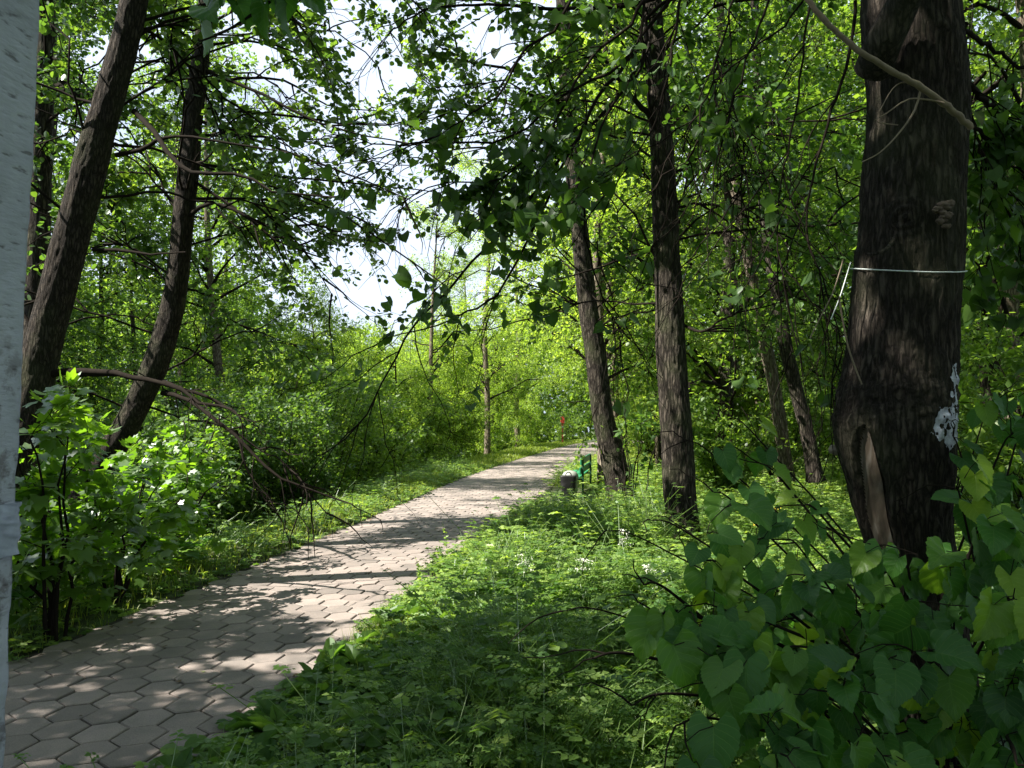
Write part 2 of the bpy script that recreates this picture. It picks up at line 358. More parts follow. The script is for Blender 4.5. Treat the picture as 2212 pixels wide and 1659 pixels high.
hx = np.array([[0, -ha - hb], [hw, -ha], [hw, ha], [0, ha + hb], [-hw, ha], [-hw, -ha]])
hz = rng.normal(0, .0022, n); tx, ty = rng.normal(0, .008, n), rng.normal(0, .008, n); rot = rng.normal(0, .012, n); tone = rng.uniform(0, 1, n)
def ring(sc_, z):
    a = hx*sc_; c, s = np.cos(rot)[:, None], np.sin(rot)[:, None]
    tt = np.clip(t0[:, None] + a[None, :, 0]*c - a[None, :, 1]*s, -half[:, None], half[:, None]); ss = s0[:, None] + a[None, :, 0]*s + a[None, :, 1]*c
    X, Y = pathpt(ss, tt); return np.stack([X, Y, z + hz[:, None] + a[None, :, 0]*tx[:, None] + a[None, :, 1]*ty[:, None]], -1)
V = np.concatenate([ring(1., -.05 + np.zeros((n, 6))), ring(1., -.005 + np.zeros((n, 6))), ring(.95, np.zeros((n, 6)))], 1)
q = [[a*6 + j, a*6 + (j + 1) % 6, a*6 + 6 + (j + 1) % 6, a*6 + 6 + j] for a in (0, 1) for j in range(6)]
F4 = (np.arange(n)[:, None, None]*18 + np.array(q)[None]).reshape(-1, 4); F6 = np.arange(n)[:, None]*18 + np.arange(12, 18)[None]
mb.add(V, [F4, F6], np.repeat(tone, 18))
def paver_mat():
    m, t, o = newmat('hexagon_paver_concrete'); L = t.links.new
    a = N_(t, 'ShaderNodeAttribute', attribute_name='tone'); g = N_(t, 'ShaderNodeTexCoord')
    c = ramp(t, a.outputs['Fac'], [(0, (.180, .160, .153)), (.5, (.235, .206, .196)), (1, (.29, .252, .24))])
    n = N_(t, 'ShaderNodeTexNoise', Scale=3.3, Detail=7., Roughness=.7); L(g.outputs['Object'], n.inputs['Vector'])
    r = ramp(t, n.outputs['Fac'], [(.3, (.72, .74, .74)), (.65, (1.08, 1.04, 1.02))])
    mm = N_(t, 'ShaderNodeMix', data_type='RGBA', blend_type='MULTIPLY'); mm.inputs['Factor'].default_value = 1; L(c.outputs['Color'], mm.inputs['A']); L(r.outputs['Color'], mm.inputs['B'])
    n2 = N_(t, 'ShaderNodeTexNoise', Scale=160., Detail=4.); L(g.outputs['Object'], n2.inputs['Vector'])
    r2 = ramp(t, n2.outputs['Fac'], [(.3, (.75, .75, .75)), (.7, (1.12, 1.12, 1.12))])
    m2 = N_(t, 'ShaderNodeMix', data_type='RGBA', blend_type='MULTIPLY'); m2.inputs['Factor'].default_value = 1; L(mm.outputs['Result'], m2.inputs['A']); L(r2.outputs['Color'], m2.inputs['B'])
    b = N_(t, 'ShaderNodeBump', Strength=.8, Distance=.002); L(n2.outputs['Fac'], b.inputs['Height'])
    p = N_(t, 'ShaderNodeBsdfPrincipled', Roughness=.9); p.inputs['Specular IOR Level'].default_value = .25
    L(m2.outputs['Result'], p.inputs['Base Color']); L(b.outputs[0], p.inputs['Normal']); L(p.outputs[0], o.inputs['Surface']); return m
tag(mb.build('path', paver_mat(), smooth=False), 'path of grey hexagon concrete pavers curving away to the right', 'path', kind='structure')
Yp = np.linspace(-9, 73, 260); V = []
sl = np.interp(Yp, Yf, S)
for tt in (-1, 1):
    X, Y = pathpt(sl, tt*((eR(Yp) - eL(Yp))/2 + .02)); V.append(np.stack([X, Y, np.full_like(X, -.012)], -1))
V = np.stack(V, 1).reshape(-1, 3); k = np.arange(len(Yp) - 1)*2
tag(MB().add(V, np.stack([k, k + 1, k + 3, k + 2], -1)).build('path_joint_bed', plain('joint_soil', (.022, .020, .017), 1, .4, 30, .004)), 'dark soil in the joints between the pavers', 'path joints', kind='structure')
# ------------------------------------------------------------------ where leaves are missing (sun gaps, sky gaps)
LIT = [(3.2, 9.7, 1.3, .7, .9), (3.4, 13.9, .9, .7, .8), (-1.55, 7.3, 1.35, 1.15, .985), (-.75, 8.8, 1.5, 1.0, .9), (.9, 6.9, 2.1, 1.5, .985), (1.5, 6.6, 1.0, .8, .93), (-3.1, 8.6, .55, 2.2, .9), (-2.6, 11.5, .8, 2.2, .7),
       (-1.3, 5.0, .55, .22, .8), (2.7, 14, 1.8, 2.5, .7), (6, 24, 5, 9, .6), (1.2, 26, 3.5, 3.2, .75), (-3.2, 13.5, 1.2, 2.6, .93), (-2.2, 17.5, 1.4, 2.6, .93), (-1.3, 7.9, 1.3, .9, .99), (-6, 13, 1.2, 2, .4), (-.6, 21, 1.3, 1.5, .6), (4.5, 40, 5, 7, .9), (1.9, 10, .5, 1.2, .9), (-.2, 13, 1.5, .7, .55), (1.3, 16.4, .6, 1.6, .85)]
def keep(P, rng, gaps=(), sun_=True, zmin=1.6):
    k = np.ones(len(P), bool)
    if sun_:
        g = P - SUN[None]*(P[:, 2:3]/SUN[2]); pr = np.zeros(len(P)); nn = fbm(np.stack([g[:, 0]*2.2, g[:, 1]*2.2, g[:, 0]*0], -1), 3, 3) - .5
        for x, y, rx, ry, s in LIT:
            d = np.sqrt(((g[:, 0] - x)/rx)**2 + ((g[:, 1] - y)/ry)**2) + nn*1.1
            pr = np.maximum(pr, s*np.clip((1.12 - d)/.16, 0, 1))
        k &= ~((rng.uniform(size=len(P)) < pr) & (P[:, 2] > zmin))
    if len(gaps):
        x, y = proj(P); nn = fbm(np.stack([x*.008, y*.008, P[:, 1]*.3], -1), 3, 11) - .5
        for gx, gy, rx, ry, s in gaps:
            d = np.sqrt(((x - gx)/rx)**2 + ((y - gy)/ry)**2) + nn*1.0
            k &= ~((d < 1) & (rng.uniform(size=len(P)) < s))
    x, y = proj(P); Yd = P[:, 1]; inf = (x > -30) & (x < 2260) & (y > -30) & (y < 1700)
    k &= ~(inf & (Yd < 4.3) & sun_)
    for tx, ty, hw_, Yt in TRUNKS:
        xc = np.interp(y, ty, tx); k &= ~((np.abs(x - xc) < hw_) & (y > ty[0]) & (y < ty[-1]) & (Yd < Yt) & (rng.uniform(size=len(P)) < .8))
    return k
TRUNKS = [([285, 240, 205, 165, 122, 85, 58, 20], [40, 200, 320, 470, 640, 780, 900, 1050], 46, 7.2), ([438, 420, 405, 395, 380, 352, 318, 268, 215], [90, 220, 360, 480, 620, 740, 830, 930, 1010], 30, 9.4),
          ([1252, 1268, 1285, 1300, 1318, 1338, 1352], [480, 650, 760, 880, 960, 1060, 1130], 26, 13.9), ([1408, 1418, 1428, 1435, 1442, 1450, 1460, 1468, 1478], [0, 150, 300, 450, 600, 750, 900, 1050, 1180], 34, 9.3),
          ([1640, 1665, 1680, 1692], [690, 800, 880, 960], 20, 15.2), ([1688, 1700, 1725, 1745], [690, 760, 860, 940], 20, 14.2)]
SKYGAPS = [(795, 150, 42, 62, .9), (740, 30, 35, 40, .8), (755, 555, 42, 32, .9), (700, 600, 22, 30, .7), (560, 190, 60, 40, .6), (250, 130, 60, 60, .6), (190, 270, 60, 50, .6), (240, 555, 30, 14, .95), (660, 480, 40, 30, .7)]
# ------------------------------------------------------------------ trees
BARE = (.0301, .031, .017, .036, .052)
def trunk_mesh(pts, rad, sides, nz_, amp, seed, flare=0.):
    P = spline(pts, nz_); r = np.interp(np.linspace(0, 1, nz_), np.linspace(0, 1, len(rad)), rad)*.9
    T = nrm(np.gradient(P, axis=0)); A = nrm(np.cross(T, np.array([0, 1., 0]))); B = np.cross(T, A)
    th = np.arange(sides)*2*math.pi/sides; h = np.concatenate([[0], np.cumsum(np.linalg.norm(np.diff(P, axis=0), axis=1))])
    c, s = np.cos(th)[None, :, None], np.sin(th)[None, :, None]
    D = A[:, None]*c + B[:, None]*s
    q = np.stack([np.cos(th)[None]*r[:, None] + 0*h[:, None], np.sin(th)[None]*r[:, None], np.broadcast_to(h[:, None], (nz_, sides))], -1)
    rg = 1 - np.abs(fbm(q*np.array([22, 22, 4.5]), 3, seed)*2 - 1)*1.6
    lo = fbm(q*np.array([5, 5, 1.6]), 3, seed + 9) - .5
    rr = r[:, None] + amp*(rg - .6) + lo*r[:, None]*.28
    if flare: rr = rr*(1 + flare*np.exp(-h/.22)[:, None]*(1 + .5*np.sin(th*5 + seed)[None]))
    V = P[:, None] + D*rr[..., None]; i = np.arange(nz_ - 1)[:, None]*sides; j = np.arange(sides)[None]; j2 = (j + 1) % sides
    F = np.stack([i + j, i + sides + j, i + sides + j2, i + j2], -1).reshape(-1, 4)
    return MB().add(V, F), P, r
def crown_leaves(rng, tw, per, jit, size, T, gaps=(), sun_=True, nb=1.2, zmin=1.6, tone=None, hang=.35):
    p, ax = on_twigs(rng, tw, per, jit); k = keep(p, rng, gaps, sun_, zmin); p, ax = p[k], ax[k]; n = len(p)
    nr = rdir(rng, n); nr[:, 2] = np.abs(nr[:, 2]) + nb
    cl = fbm(p*.9, 2, 5)*.55 + rng.uniform(0, 1, n)*.6 - .08 if tone is None else tone(p, rng)
    mb = MB(); leaves(mb, p, ax, nrm(nr), size*rng.uniform(.6, 1.25, n), T, np.clip(cl, 0, 1), rng.uniform(-.5, 2.2, n)); return mb, n
NL = 0
def tree(name, label, pts, rad, seed, leafm, barkm, crown0=.35, nl=16, L=3.2, subs=7, twg=5, per=9, dens=1., size=.075, T=OVAL, sides=40, nz_=160, amp=.010, limbs=(), gaps=SKYGAPS, group=None, droop=.25, flare=.25, cat='tree', L2=1.4, L3=.6, sun_=True, up=.15, jit=.07, ang=75, lside=None, zmin=1.6, fall=.35):
    global NL
    rng = np.random.default_rng(seed); base = np.array(pts[0], float); base[2] = gz(base[0], base[1])
    e = empty(name, label, cat, group, base)
    mb, P, r = trunk_mesh(pts, rad, sides, nz_, amp, seed, flare); mb.build('trunk', barkm, e, loc=base)
    mbw = MB(); lim = []; bare = []
    for lp, r0 in limbs:
        q = spline(lp, 12); lim.append(q)
        if r0 in BARE:
            lim.pop(); x = branch(rng, q[None], 6, .45, .2, 1, .3, 45, .3, 0, 5, .08); bare += [x, branch(rng, x, 3, .25, .2, 1, .3, 45, .2, 0, 4, .08)]
        b_ = MB(); tubes(b_, q[None] + np.random.default_rng(len(lim)).normal(0, r0*.25, (1, 12, 3)), np.linspace(r0, r0*.25, 12)[None], 8); b_.build('branch', M['twig'], e, loc=base)
    par = spline(P[int(len(P)*crown0):], 12)[None]
    a = branch(rng, par, nl, L, .0, 1., fall, ang, droop, up, 12, .05); a = a[keep(a[:, 6], rng, (), sun_, zmin) | (rng.uniform(size=len(a)) < .4)]
    if lside is not None:
        a[:, :, :] = a[:, :1] + (a - a[:, :1])*np.where(((a[:, -1:] - a[:, :1])*np.array(lside)).sum(-1, keepdims=True) < 0, .45, 1.)
    tubes(mbw, a, taper(a, rad[-1]*.55, .008, .6), 6)
    A = np.concatenate([a] + ([np.stack(lim)] if lim else []))
    b = branch(rng, A, subs, L2, .2, 1., .45, 48, droop, .05, 6, .07); b = b[keep(b[:, 3], rng, gaps, sun_, zmin)]
    tubes(mbw, b, taper(b, .013, .003), 4, cap=False)
    c = branch(rng, b, twg, L3, .1, 1., .3, 50, droop, .0, 4, .08)
    c = c[keep(c[:, 1], rng, gaps, sun_, zmin) & ((c[:, 1:, 2].min(1) > 2.1) | (c[:, 1, 0] < eL(c[:, 1, 1]) - 1.4) | (c[:, 1, 0] > eR(c[:, 1, 1]) + .6))]
    tubes(mbw, c, taper(c, .004, .0015), 3, cap=False)
    for q in bare: tubes(mbw, q, taper(q, .007, .002), 4, cap=False)
    mbw.build('crown_wood', M['twig'], e, loc=base)
    m2, n = crown_leaves(rng, c, per, jit, size, T, gaps, sun_, zmin=zmin); m2.build('crown', leafm, e, loc=base); NL += n
    return e
def px(l, Y): return [at(x, y, Y) if not isinstance(Y, (list, tuple)) else at(x, y, Y[i]) for i, (x, y) in enumerate(l)]
# leaning alder at the left
Y1 = 7.
T1 = px([(-75, 1420), (-30, 1200), (20, 1050), (58, 900), (85, 780), (122, 640), (165, 470), (205, 320), (240, 200), (278, 60), (300, -80), (330, -400), (350, -700), (360, -1000)], Y1)
tree('alder_tree', 'thick dark alder leaning right, directly beside the grey concrete post', T1, [.21, .20, .19, .18, .17, .165, .16, .152, .14, .125, .115, .09, .07, .03], 21, M['alder'], M['bark'], .30, 36, 3.3,
     subs=9, twg=6, per=15, size=.078, sides=72, nz_=420, amp=.014, flare=.1, gaps=SKYGAPS,
     limbs=[(px([(250, 335), (310, 322), (345, 300), (400, 295), (500, 310), (620, 330)], [7, 6.9, 6.8, 6.7, 6.6, 6.5]), .024),
            (px([(290, 240), (330, 280), (380, 350), (430, 375), (520, 378), (600, 415), (740, 428)], [7, 6.8, 6.6, 6.5, 6.4, 6.3, 6.2]), .027),
            (px([(110, 808), (170, 803), (240, 805), (300, 818), (370, 835), (440, 870), (500, 885)], [7, 6.9, 6.8, 6.7, 6.6, 6.5, 6.4]), .036),
            (px([(200, 540), (260, 540), (330, 550), (400, 545)], [7, 6.9, 6.8, 6.7]), .02)])
Y2 = 9.2
T2 = px([(100, 1420), (130, 1290), (165, 1130), (215, 1010), (268, 930), (318, 830), (352, 740), (380, 620), (395, 480), (408, 360), (420, 220), (438, 90), (450, -50), (480, -400), (500, -700)], Y2)
tree('alder_tree', 'thinner alder trunk leaning right behind the thick leaning alder', T2, [.20, .19, .18, .175, .165, .16, .155, .145, .14, .135, .125, .11, .1, .07, .03], 22, M['alder'], M['bark'], .30, 38, 3.4,
     subs=10, twg=7, per=18, size=.075, sides=56, nz_=320, amp=.012, flare=.1,
     limbs=[(px([(350, 850), (395, 858), (440, 885), (500, 930), (550, 985), (600, 1030), (680, 1060), (760, 1090)], [9.2, 9, 8.8, 8.6, 8.5, 8.4, 8.4, 8.4]), .0301),
            (px([(330, 815), (380, 835), (430, 850), (490, 880), (520, 900)], [9.2, 9, 8.9, 8.8, 8.7]), .031),
            (px([(510, 930), (530, 1000), (560, 1060), (590, 1100)], [8.6, 8.5, 8.5, 8.5]), .017),
            (px([(395, 480), (450, 440), (520, 460), (600, 520), (700, 560)], [9.2, 9, 8.8, 8.8, 8.8]), .03), (px([(436, 150), (560, 200), (700, 270), (880, 310)], [9.2, 9, 8.8, 8.7]), .024), (px([(425, 260), (600, 320), (760, 380), (880, 430)], [9.2, 9.1, 9, 9]), .022), (px([(440, 60), (520, 20), (620, 40), (700, 70)], [9.2, 9.1, 9, 9]), .02), (px([(402, 380), (540, 470), (640, 520), (720, 640)], [9.2, 9, 9, 9]), .02), (px([(440, 100), (560, 90), (660, 150), (740, 200)], [9.2, 9.6, 10, 10]), .02), (px([(425, 230), (620, 250), (800, 270), (960, 250)], [9.2, 9.6, 10, 10.3]), .022), (px([(405, 350), (600, 380), (800, 400), (980, 420)], [9.2, 9.8, 10.3, 10.8]), .022), (px([(415, 290), (600, 300), (760, 330), (860, 400)], [9.2, 10.2, 11, 11.5]), .022), (px([(398, 430), (560, 430), (720, 450), (830, 500)], [9.2, 10, 10.5, 11]), .022), (px([(430, 180), (600, 170), (720, 230), (860, 240)], [9.2, 10, 11, 12]), .022)])
T3 = px([(40, 1250), (62, 1000), (75, 700), (84, 400), (92, 200), (102, 0), (110, -300), (115, -700)], 10.5)
tree('alder_tree', 'upright dark trunk half hidden between concrete post and leaning alder', T3, [.2, .19, .175, .17, .16, .15, .11, .04], 23, M['alder'], M['bark_brown'], .25, 30, 3.4, subs=8, twg=6, per=15, size=.075, sides=32, nz_=160,
     limbs=[(px([(100, 165), (150, 200), (200, 206), (240, 215)], [10.5, 10.2, 9.9, 9.6]), .052), (px([(105, 120), (160, 150), (195, 200)], [10.5, 10.2, 9.8]), .04)])
T4 = px([(1352, 1130), (1338, 1060), (1318, 960), (1300, 880), (1285, 760), (1268, 650), (1252, 500), (1240, 380), (1225, 200), (1215, 0), (1200, -250), (1190, -500)], 13.7)
tree('linden_tree', 'slanting dark trunk right beside the green bench', T4, [.30, .26, .22, .205, .20, .19, .175, .165, .15, .14, .10, .03], 24, M['forest'], M['bark_brown'], .38, 36, 4.0,
     subs=8, twg=6, per=14, size=.072, sides=56, nz_=360, amp=.014, flare=.35,
     limbs=[(px([(1262, 620), (1300, 660), (1330, 700), (1310, 790), (1290, 880)], [13.6, 13.3, 13.1, 13, 13]), .012), (px([(1225, 200), (1100, 150), (980, 130), (880, 110)], [13.7, 13, 12.5, 12]), .035), (px([(1240, 380), (1120, 330), (1000, 320), (910, 360)], [13.7, 13.2, 12.8, 12.5]), .03), (px([(1215, 50), (1100, 10), (980, 0), (890, 20)], [13.7, 14, 14.3, 14.5]), .03), (px([(1250, 480), (1150, 440), (1040, 470), (950, 520)], [13.7, 13.5, 13.3, 13.2]), .028), (px([(1230, 250), (1120, 230), (1030, 210), (950, 230)], [13.7, 14.2, 14.6, 15]), .028)])
T5 = px([(1484, 1230), (1478, 1180), (1468, 1050), (1460, 900), (1450, 750), (1442, 600), (1435, 450), (1428, 300), (1418, 150), (1408, 0), (1398, -300), (1390, -700)], 9.1)
tree('linden_tree', 'straight tall trunk with sunlit bark rising from the weeds, right of the slanting one', T5, [.25, .225, .21, .20, .19, .175, .165, .15, .14, .13, .10, .03], 25, M['linden'], M['bark_brown'], .42, 34, 3.6,
     subs=8, twg=6, per=11, size=.08, sides=90, nz_=560, amp=.017, flare=.25,
     limbs=[(px([(1432, 290), (1400, 245), (1370, 215), (1330, 160), (1290, 120)], [9.1, 8.9, 8.7, 8.5, 8.3]), .045),
            (px([(1475, 700), (1505, 715), (1530, 712), (1560, 690), (1640, 665), (1740, 640)], [9.1, 8.9, 8.8, 8.8, 8.8, 8.8]), .02),
            (px([(1465, 480), (1400, 540), (1340, 560), (1260, 590), (1180, 610)], [9.1, 9, 8.9, 8.8, 8.8]), .022),
            (px([(1465, 450), (1510, 440), (1600, 460), (1700, 520)], [9.1, 9, 8.9, 8.9]), .02)])
print('near leaves', NL)
# ------------------------------------------------------------------ big linden at the right
YB = 3.1; KB = .46293/FPX*YB
prof = [(-420, 1975, 190), (-200, 1970, 205), (0, 1966, 218), (120, 1973, 222), (200, 1979, 222), (300, 1975, 226), (420, 1968, 230), (500, 1966, 232), (565, 1959, 240), (700, 1948, 245), (800, 1939, 253), (860, 1934, 260), (930, 1931, 264), (985, 1936, 254), (1040, 1944, 232), (1100, 1950, 212), (1180, 1966, 190), (1280, 1985, 176), (1400, 2008, 172), (1550, 2035, 176), (1700, 2052, 196), (1800, 2056, 230), (1860, 2056, 270)]
bp = np.array([at(cx, y, YB) for y, cx, w_ in prof])[::-1]; br = np.array([w_*KB/2*.87 for y, cx, w_ in prof])[::-1]
_nz, _ns = 900, 240
BP = spline(bp, _nz); BR = spline(np.stack([br]*3, -1), _nz)[:, 0]
def big_surface(iz, th, off=0., detail=1.):
    """iz fractional row index array, th angle; th = -pi/2 faces the camera"""
    z = np.interp(iz, np.arange(_nz), BP[:, 2]); cx = np.interp(iz, np.arange(_nz), BP[:, 0]); r = np.interp(iz, np.arange(_nz), BR)
    q = np.stack([np.cos(th)*r, np.sin(th)*r, z], -1)
    wv = np.stack([q[..., 0] + .03*(fbm(q*9, 2, 40) - .5), q[..., 1] + .03*(fbm(q*9, 2, 41) - .5), q[..., 2]], -1)
    rg = 1 - np.abs(fbm(wv*np.array([34, 34, 7.]), 3, 77)*2 - 1)*1.9
    fine = fbm(q*np.array([90, 90, 40]), 2, 78) - .5
    # a knotted, plated belt between z 1.3 and 1.7
    kn = np.exp(-((z - 1.62)/.13)**2); pl = fbm(q*np.array([26, 26, 34]), 3, 79) - .5
    lo = fbm(q*np.array([4, 4, 2.2]), 3, 80) - .5
    uu = q[..., 0]*.848 - q[..., 1]*.53; kn2 = np.exp(-((uu/.08)**2 + ((z - 2.33)/.07)**2))*np.clip(np.cos(th + 2.13), 0, 1)
    rr = r + (.011*rg*(1 - .6*kn) + .004*fine + kn*(.03*pl + .012) + kn2*(.016 + .006*np.sin(np.hypot(uu, z - 2.33)*190 + 5*lo)))*detail + lo*.035
    # hollow around the wound
    wx, wz = wound_mask(q, z); rr = rr - .034*wx + .016*wz
    rr = rr + off
    return np.stack([cx + np.cos(th)*rr, YB + np.sin(th)*rr, z], -1)
def wound_mask(q, z):
    u = q[..., 0]*.848 - q[..., 1]*.53; fr_ = -(q[..., 0]*.53 + q[..., 1]*.848)
    zc = (z - 1.20)/.33; cxl = -.078 - .05*(z - 1.2)*0 + .03*zc*zc*(zc < 0); w_ = .040*np.clip(1 - zc*zc, 0, 1)**.4 + 1e-6
    d = np.abs(u - cxl)/w_; front = np.where(fr_ > 0, 1., 0.)
    inn = np.clip((1.1 - d)/.3, 0, 1)*front*(np.abs(zc) < 1); lip = np.exp(-((d - 1.45)/.35)**2)*front*(np.abs(zc) < 1.0)
    return inn, lip
th = np.linspace(-math.pi, math.pi, _ns, endpoint=False); IZ, TH = np.meshgrid(np.arange(_nz), th, indexing='ij')
V = big_surface(IZ, TH); i = np.arange(_nz - 1)[:, None]*_ns; j = np.arange(_ns)[None]; j2 = (j + 1) % _ns
Fb = np.stack([i + j, i + j2, i + _ns + j2, i + _ns + j], -1).reshape(-1, 4)
bb = np.array([bp[0][0], YB, 0.]); bb[2] = gz(bb[0], bb[1])
big = empty('old_linden_tree', 'huge dark old trunk tied with white string, leafy shoots round its foot', 'tree', loc=bb)
MB().add(V, Fb).build('trunk', M['bark'], big, loc=bb)
def patch(z0, z1, a0, a1, off, mask, n1=200, n2=80, detail=.25):
    iz0, iz1 = np.interp([z0, z1], BP[:, 2], np.arange(_nz)); I, A = np.meshgrid(np.linspace(iz0, iz1, n1), np.linspace(a0, a1, n2), indexing='ij')
    V = big_surface(I, A, off, detail); k = mask(V, A)
    i = np.arange(n1 - 1)[:, None]*n2 + np.arange(n2 - 1)[None]; F = np.stack([i, i + 1, i + n2 + 1, i + n2], -1).reshape(-1, 4)
    kk = k.reshape(-1); F = F[kk[F].all(1)]; return MB().add(V, F)
def wm(V, A):
    cx = np.interp(V[..., 2], BP[:, 2], BP[:, 0]); q = np.stack([V[..., 0] - cx, V[..., 1] - YB, V[..., 2]], -1); i, l = wound_mask(q, V[..., 2]); return i > .35
m, t, o = newmat('exposed_wood'); L = t.links.new
g = N_(t, 'ShaderNodeTexCoord'); mpn = N_(t, 'ShaderNodeMapping'); mpn.inputs['Scale'].default_value = (60, 20, 3); L(g.outputs['Object'], mpn.inputs[0])
n = N_(t, 'ShaderNodeTexNoise', Scale=1., Detail=6.); L(mpn.outputs[0], n.inputs['Vector'])
c = ramp(t, n.outputs['Fac'], [(.3, (.040, .029, .021)), (.5, (.095, .073, .055)), (.7, (.19, .17, .15))])
p = N_(t, 'ShaderNodeBsdfPrincipled', Roughness=.7); b = N_(t, 'ShaderNodeBump', Strength=1., Distance=.004); L(n.outputs['Fac'], b.inputs['Height']); L(b.outputs[0], p.inputs['Normal'])
L(c.outputs['Color'], p.inputs['Base Color']); L(p.outputs[0], o.inputs['Surface'])
tag(patch(.84, 1.56, -3.0, -1.9, .013, wm, 240, 90).build('exposed_wood', m, big, loc=bb), 'long bare strip of brown wood where bark has split')
def pm(V, A):
    n = fbm(V*np.array([30, 30, 22]), 4, 90); z = V[..., 2]; 
    d = np.where(z > 1.60, np.abs(A + .90)/.13, np.abs(A + 1.0)/.34) + (np.abs(z - 1.60)/.17)**6
    return (n*1.25 - .1 > d*.62) & (fbm(V*np.array([75, 75, 40]), 3, 91) > .36 + .1*(z > 1.6))
tag(patch(1.38, 1.80, -1.5, -.35, .0035, pm, 260, 150, 1.).build('white_paint', plain('old_white_paint', (.36, .38, .46), .8, .55, 45, .003), big, loc=bb), 'patch of flaking white paint')
# stub, knob, fork scar
def blob(mb, c, r, seed, amp=.35, sq=(1, 1, 1), n1=14, n2=20, tone=.5):
    u, v = np.meshgrid(np.linspace(0, math.pi, n1), np.linspace(0, 2*math.pi, n2, endpoint=False), indexing='ij')
    d = np.stack([np.sin(u)*np.cos(v), np.sin(u)*np.sin(v), np.cos(u)], -1); rr = r*(1 + amp*(fbm(d*2.2 + seed, 3, 5) - .5)*2)
    V = np.asarray(c) + d*rr[..., None]*np.array(sq); i = np.arange(n1 - 1)[:, None]*n2; j = np.arange(n2)[None]; j2 = (j + 1) % n2
    mb.add(V, np.stack([i + j, i + n2 + j, i + n2 + j2, i + j2], -1).reshape(-1, 4), tone); return mb
kb = MB(); blob(kb, at(1806, 972, 3.22), .028, 3, .3, (1.2, 1, .75)); kb.build('knot', plain('pale_knot', (.22, .19, .16), .9, .3, 50, .003), big, loc=bb)
kb = blob(MB(), at(1828, 930, 3.18), .045, 9, .4, (.8, .7, 1.2)); kb.build('knot', M['bark'], big, loc=bb)
lb = MB(); q = spline(px([(1888, 150), (1905, 100), (1935, 40), (1965, -30), (1990, -160), (2000, -330)], [2.98, 2.9, 2.86, 2.8, 2.7, 2.5]), 30)
tubes(lb, q[None], np.linspace(.075, .045, 30)[None], 24); lb.build('branch', M['bark'], big, loc=bb)
# front bare branch crossing the trunk
lb = MB(); q = spline(px([(1730, -25), (1760, 20), (1800, 62), (1860, 112), (1920, 150), (1985, 185), (2040, 225), (2070, 250), (2098, 276)], [2.5, 2.5, 2.5, 2.5, 2.52, 2.55, 2.58, 2.6, 2.62]), 40)
tubes(lb, q[None] + rng.normal(0, .0015, (1, 40, 3)), (np.linspace(.0085, .0105, 40) + rng.uniform(0, .002, 40))[None], 10)
for l, r_ in (([(1990, 190), (1975, 240), (1940, 290), (1900, 330), (1862, 350)], .004), ([(2040, 222), (2000, 215), (1960, 215), (1915, 245), (1890, 262), (1940, 270)], .0035), ([(2000, 195), (1960, 178), (1930, 190), (1900, 240)], .003)):
    tubes(lb, spline(px(l, 2.56), 14)[None], np.linspace(r_, r_*.5, 14)[None], 6)
lb.build('branch', M['twig_pale'], big, loc=bb)
lb = MB(); tubes(lb, spline(px([(1935, 510), (1918, 535), (1890, 548), (1872, 548)], [2.95, 2.85, 2.82, 2.8]), 12)[None], np.linspace(.009, .004, 12)[None], 7); lb.build('branch', M['bark'], big, loc=bb)
lb = MB(); tubes(lb, spline(px([(1822, 560), (1800, 630), (1770, 690), (1750, 730)], 2.95), 14)[None], np.linspace(.003, .002, 14)[None], 5)
tubes(lb, spline(px([(1812, 640), (1830, 740), (1850, 800), (1862, 830)], 2.9), 14)[None], np.linspace(.004, .003, 14)[None], 5); lb.build('branch', M['twig_pale'], big, loc=bb)
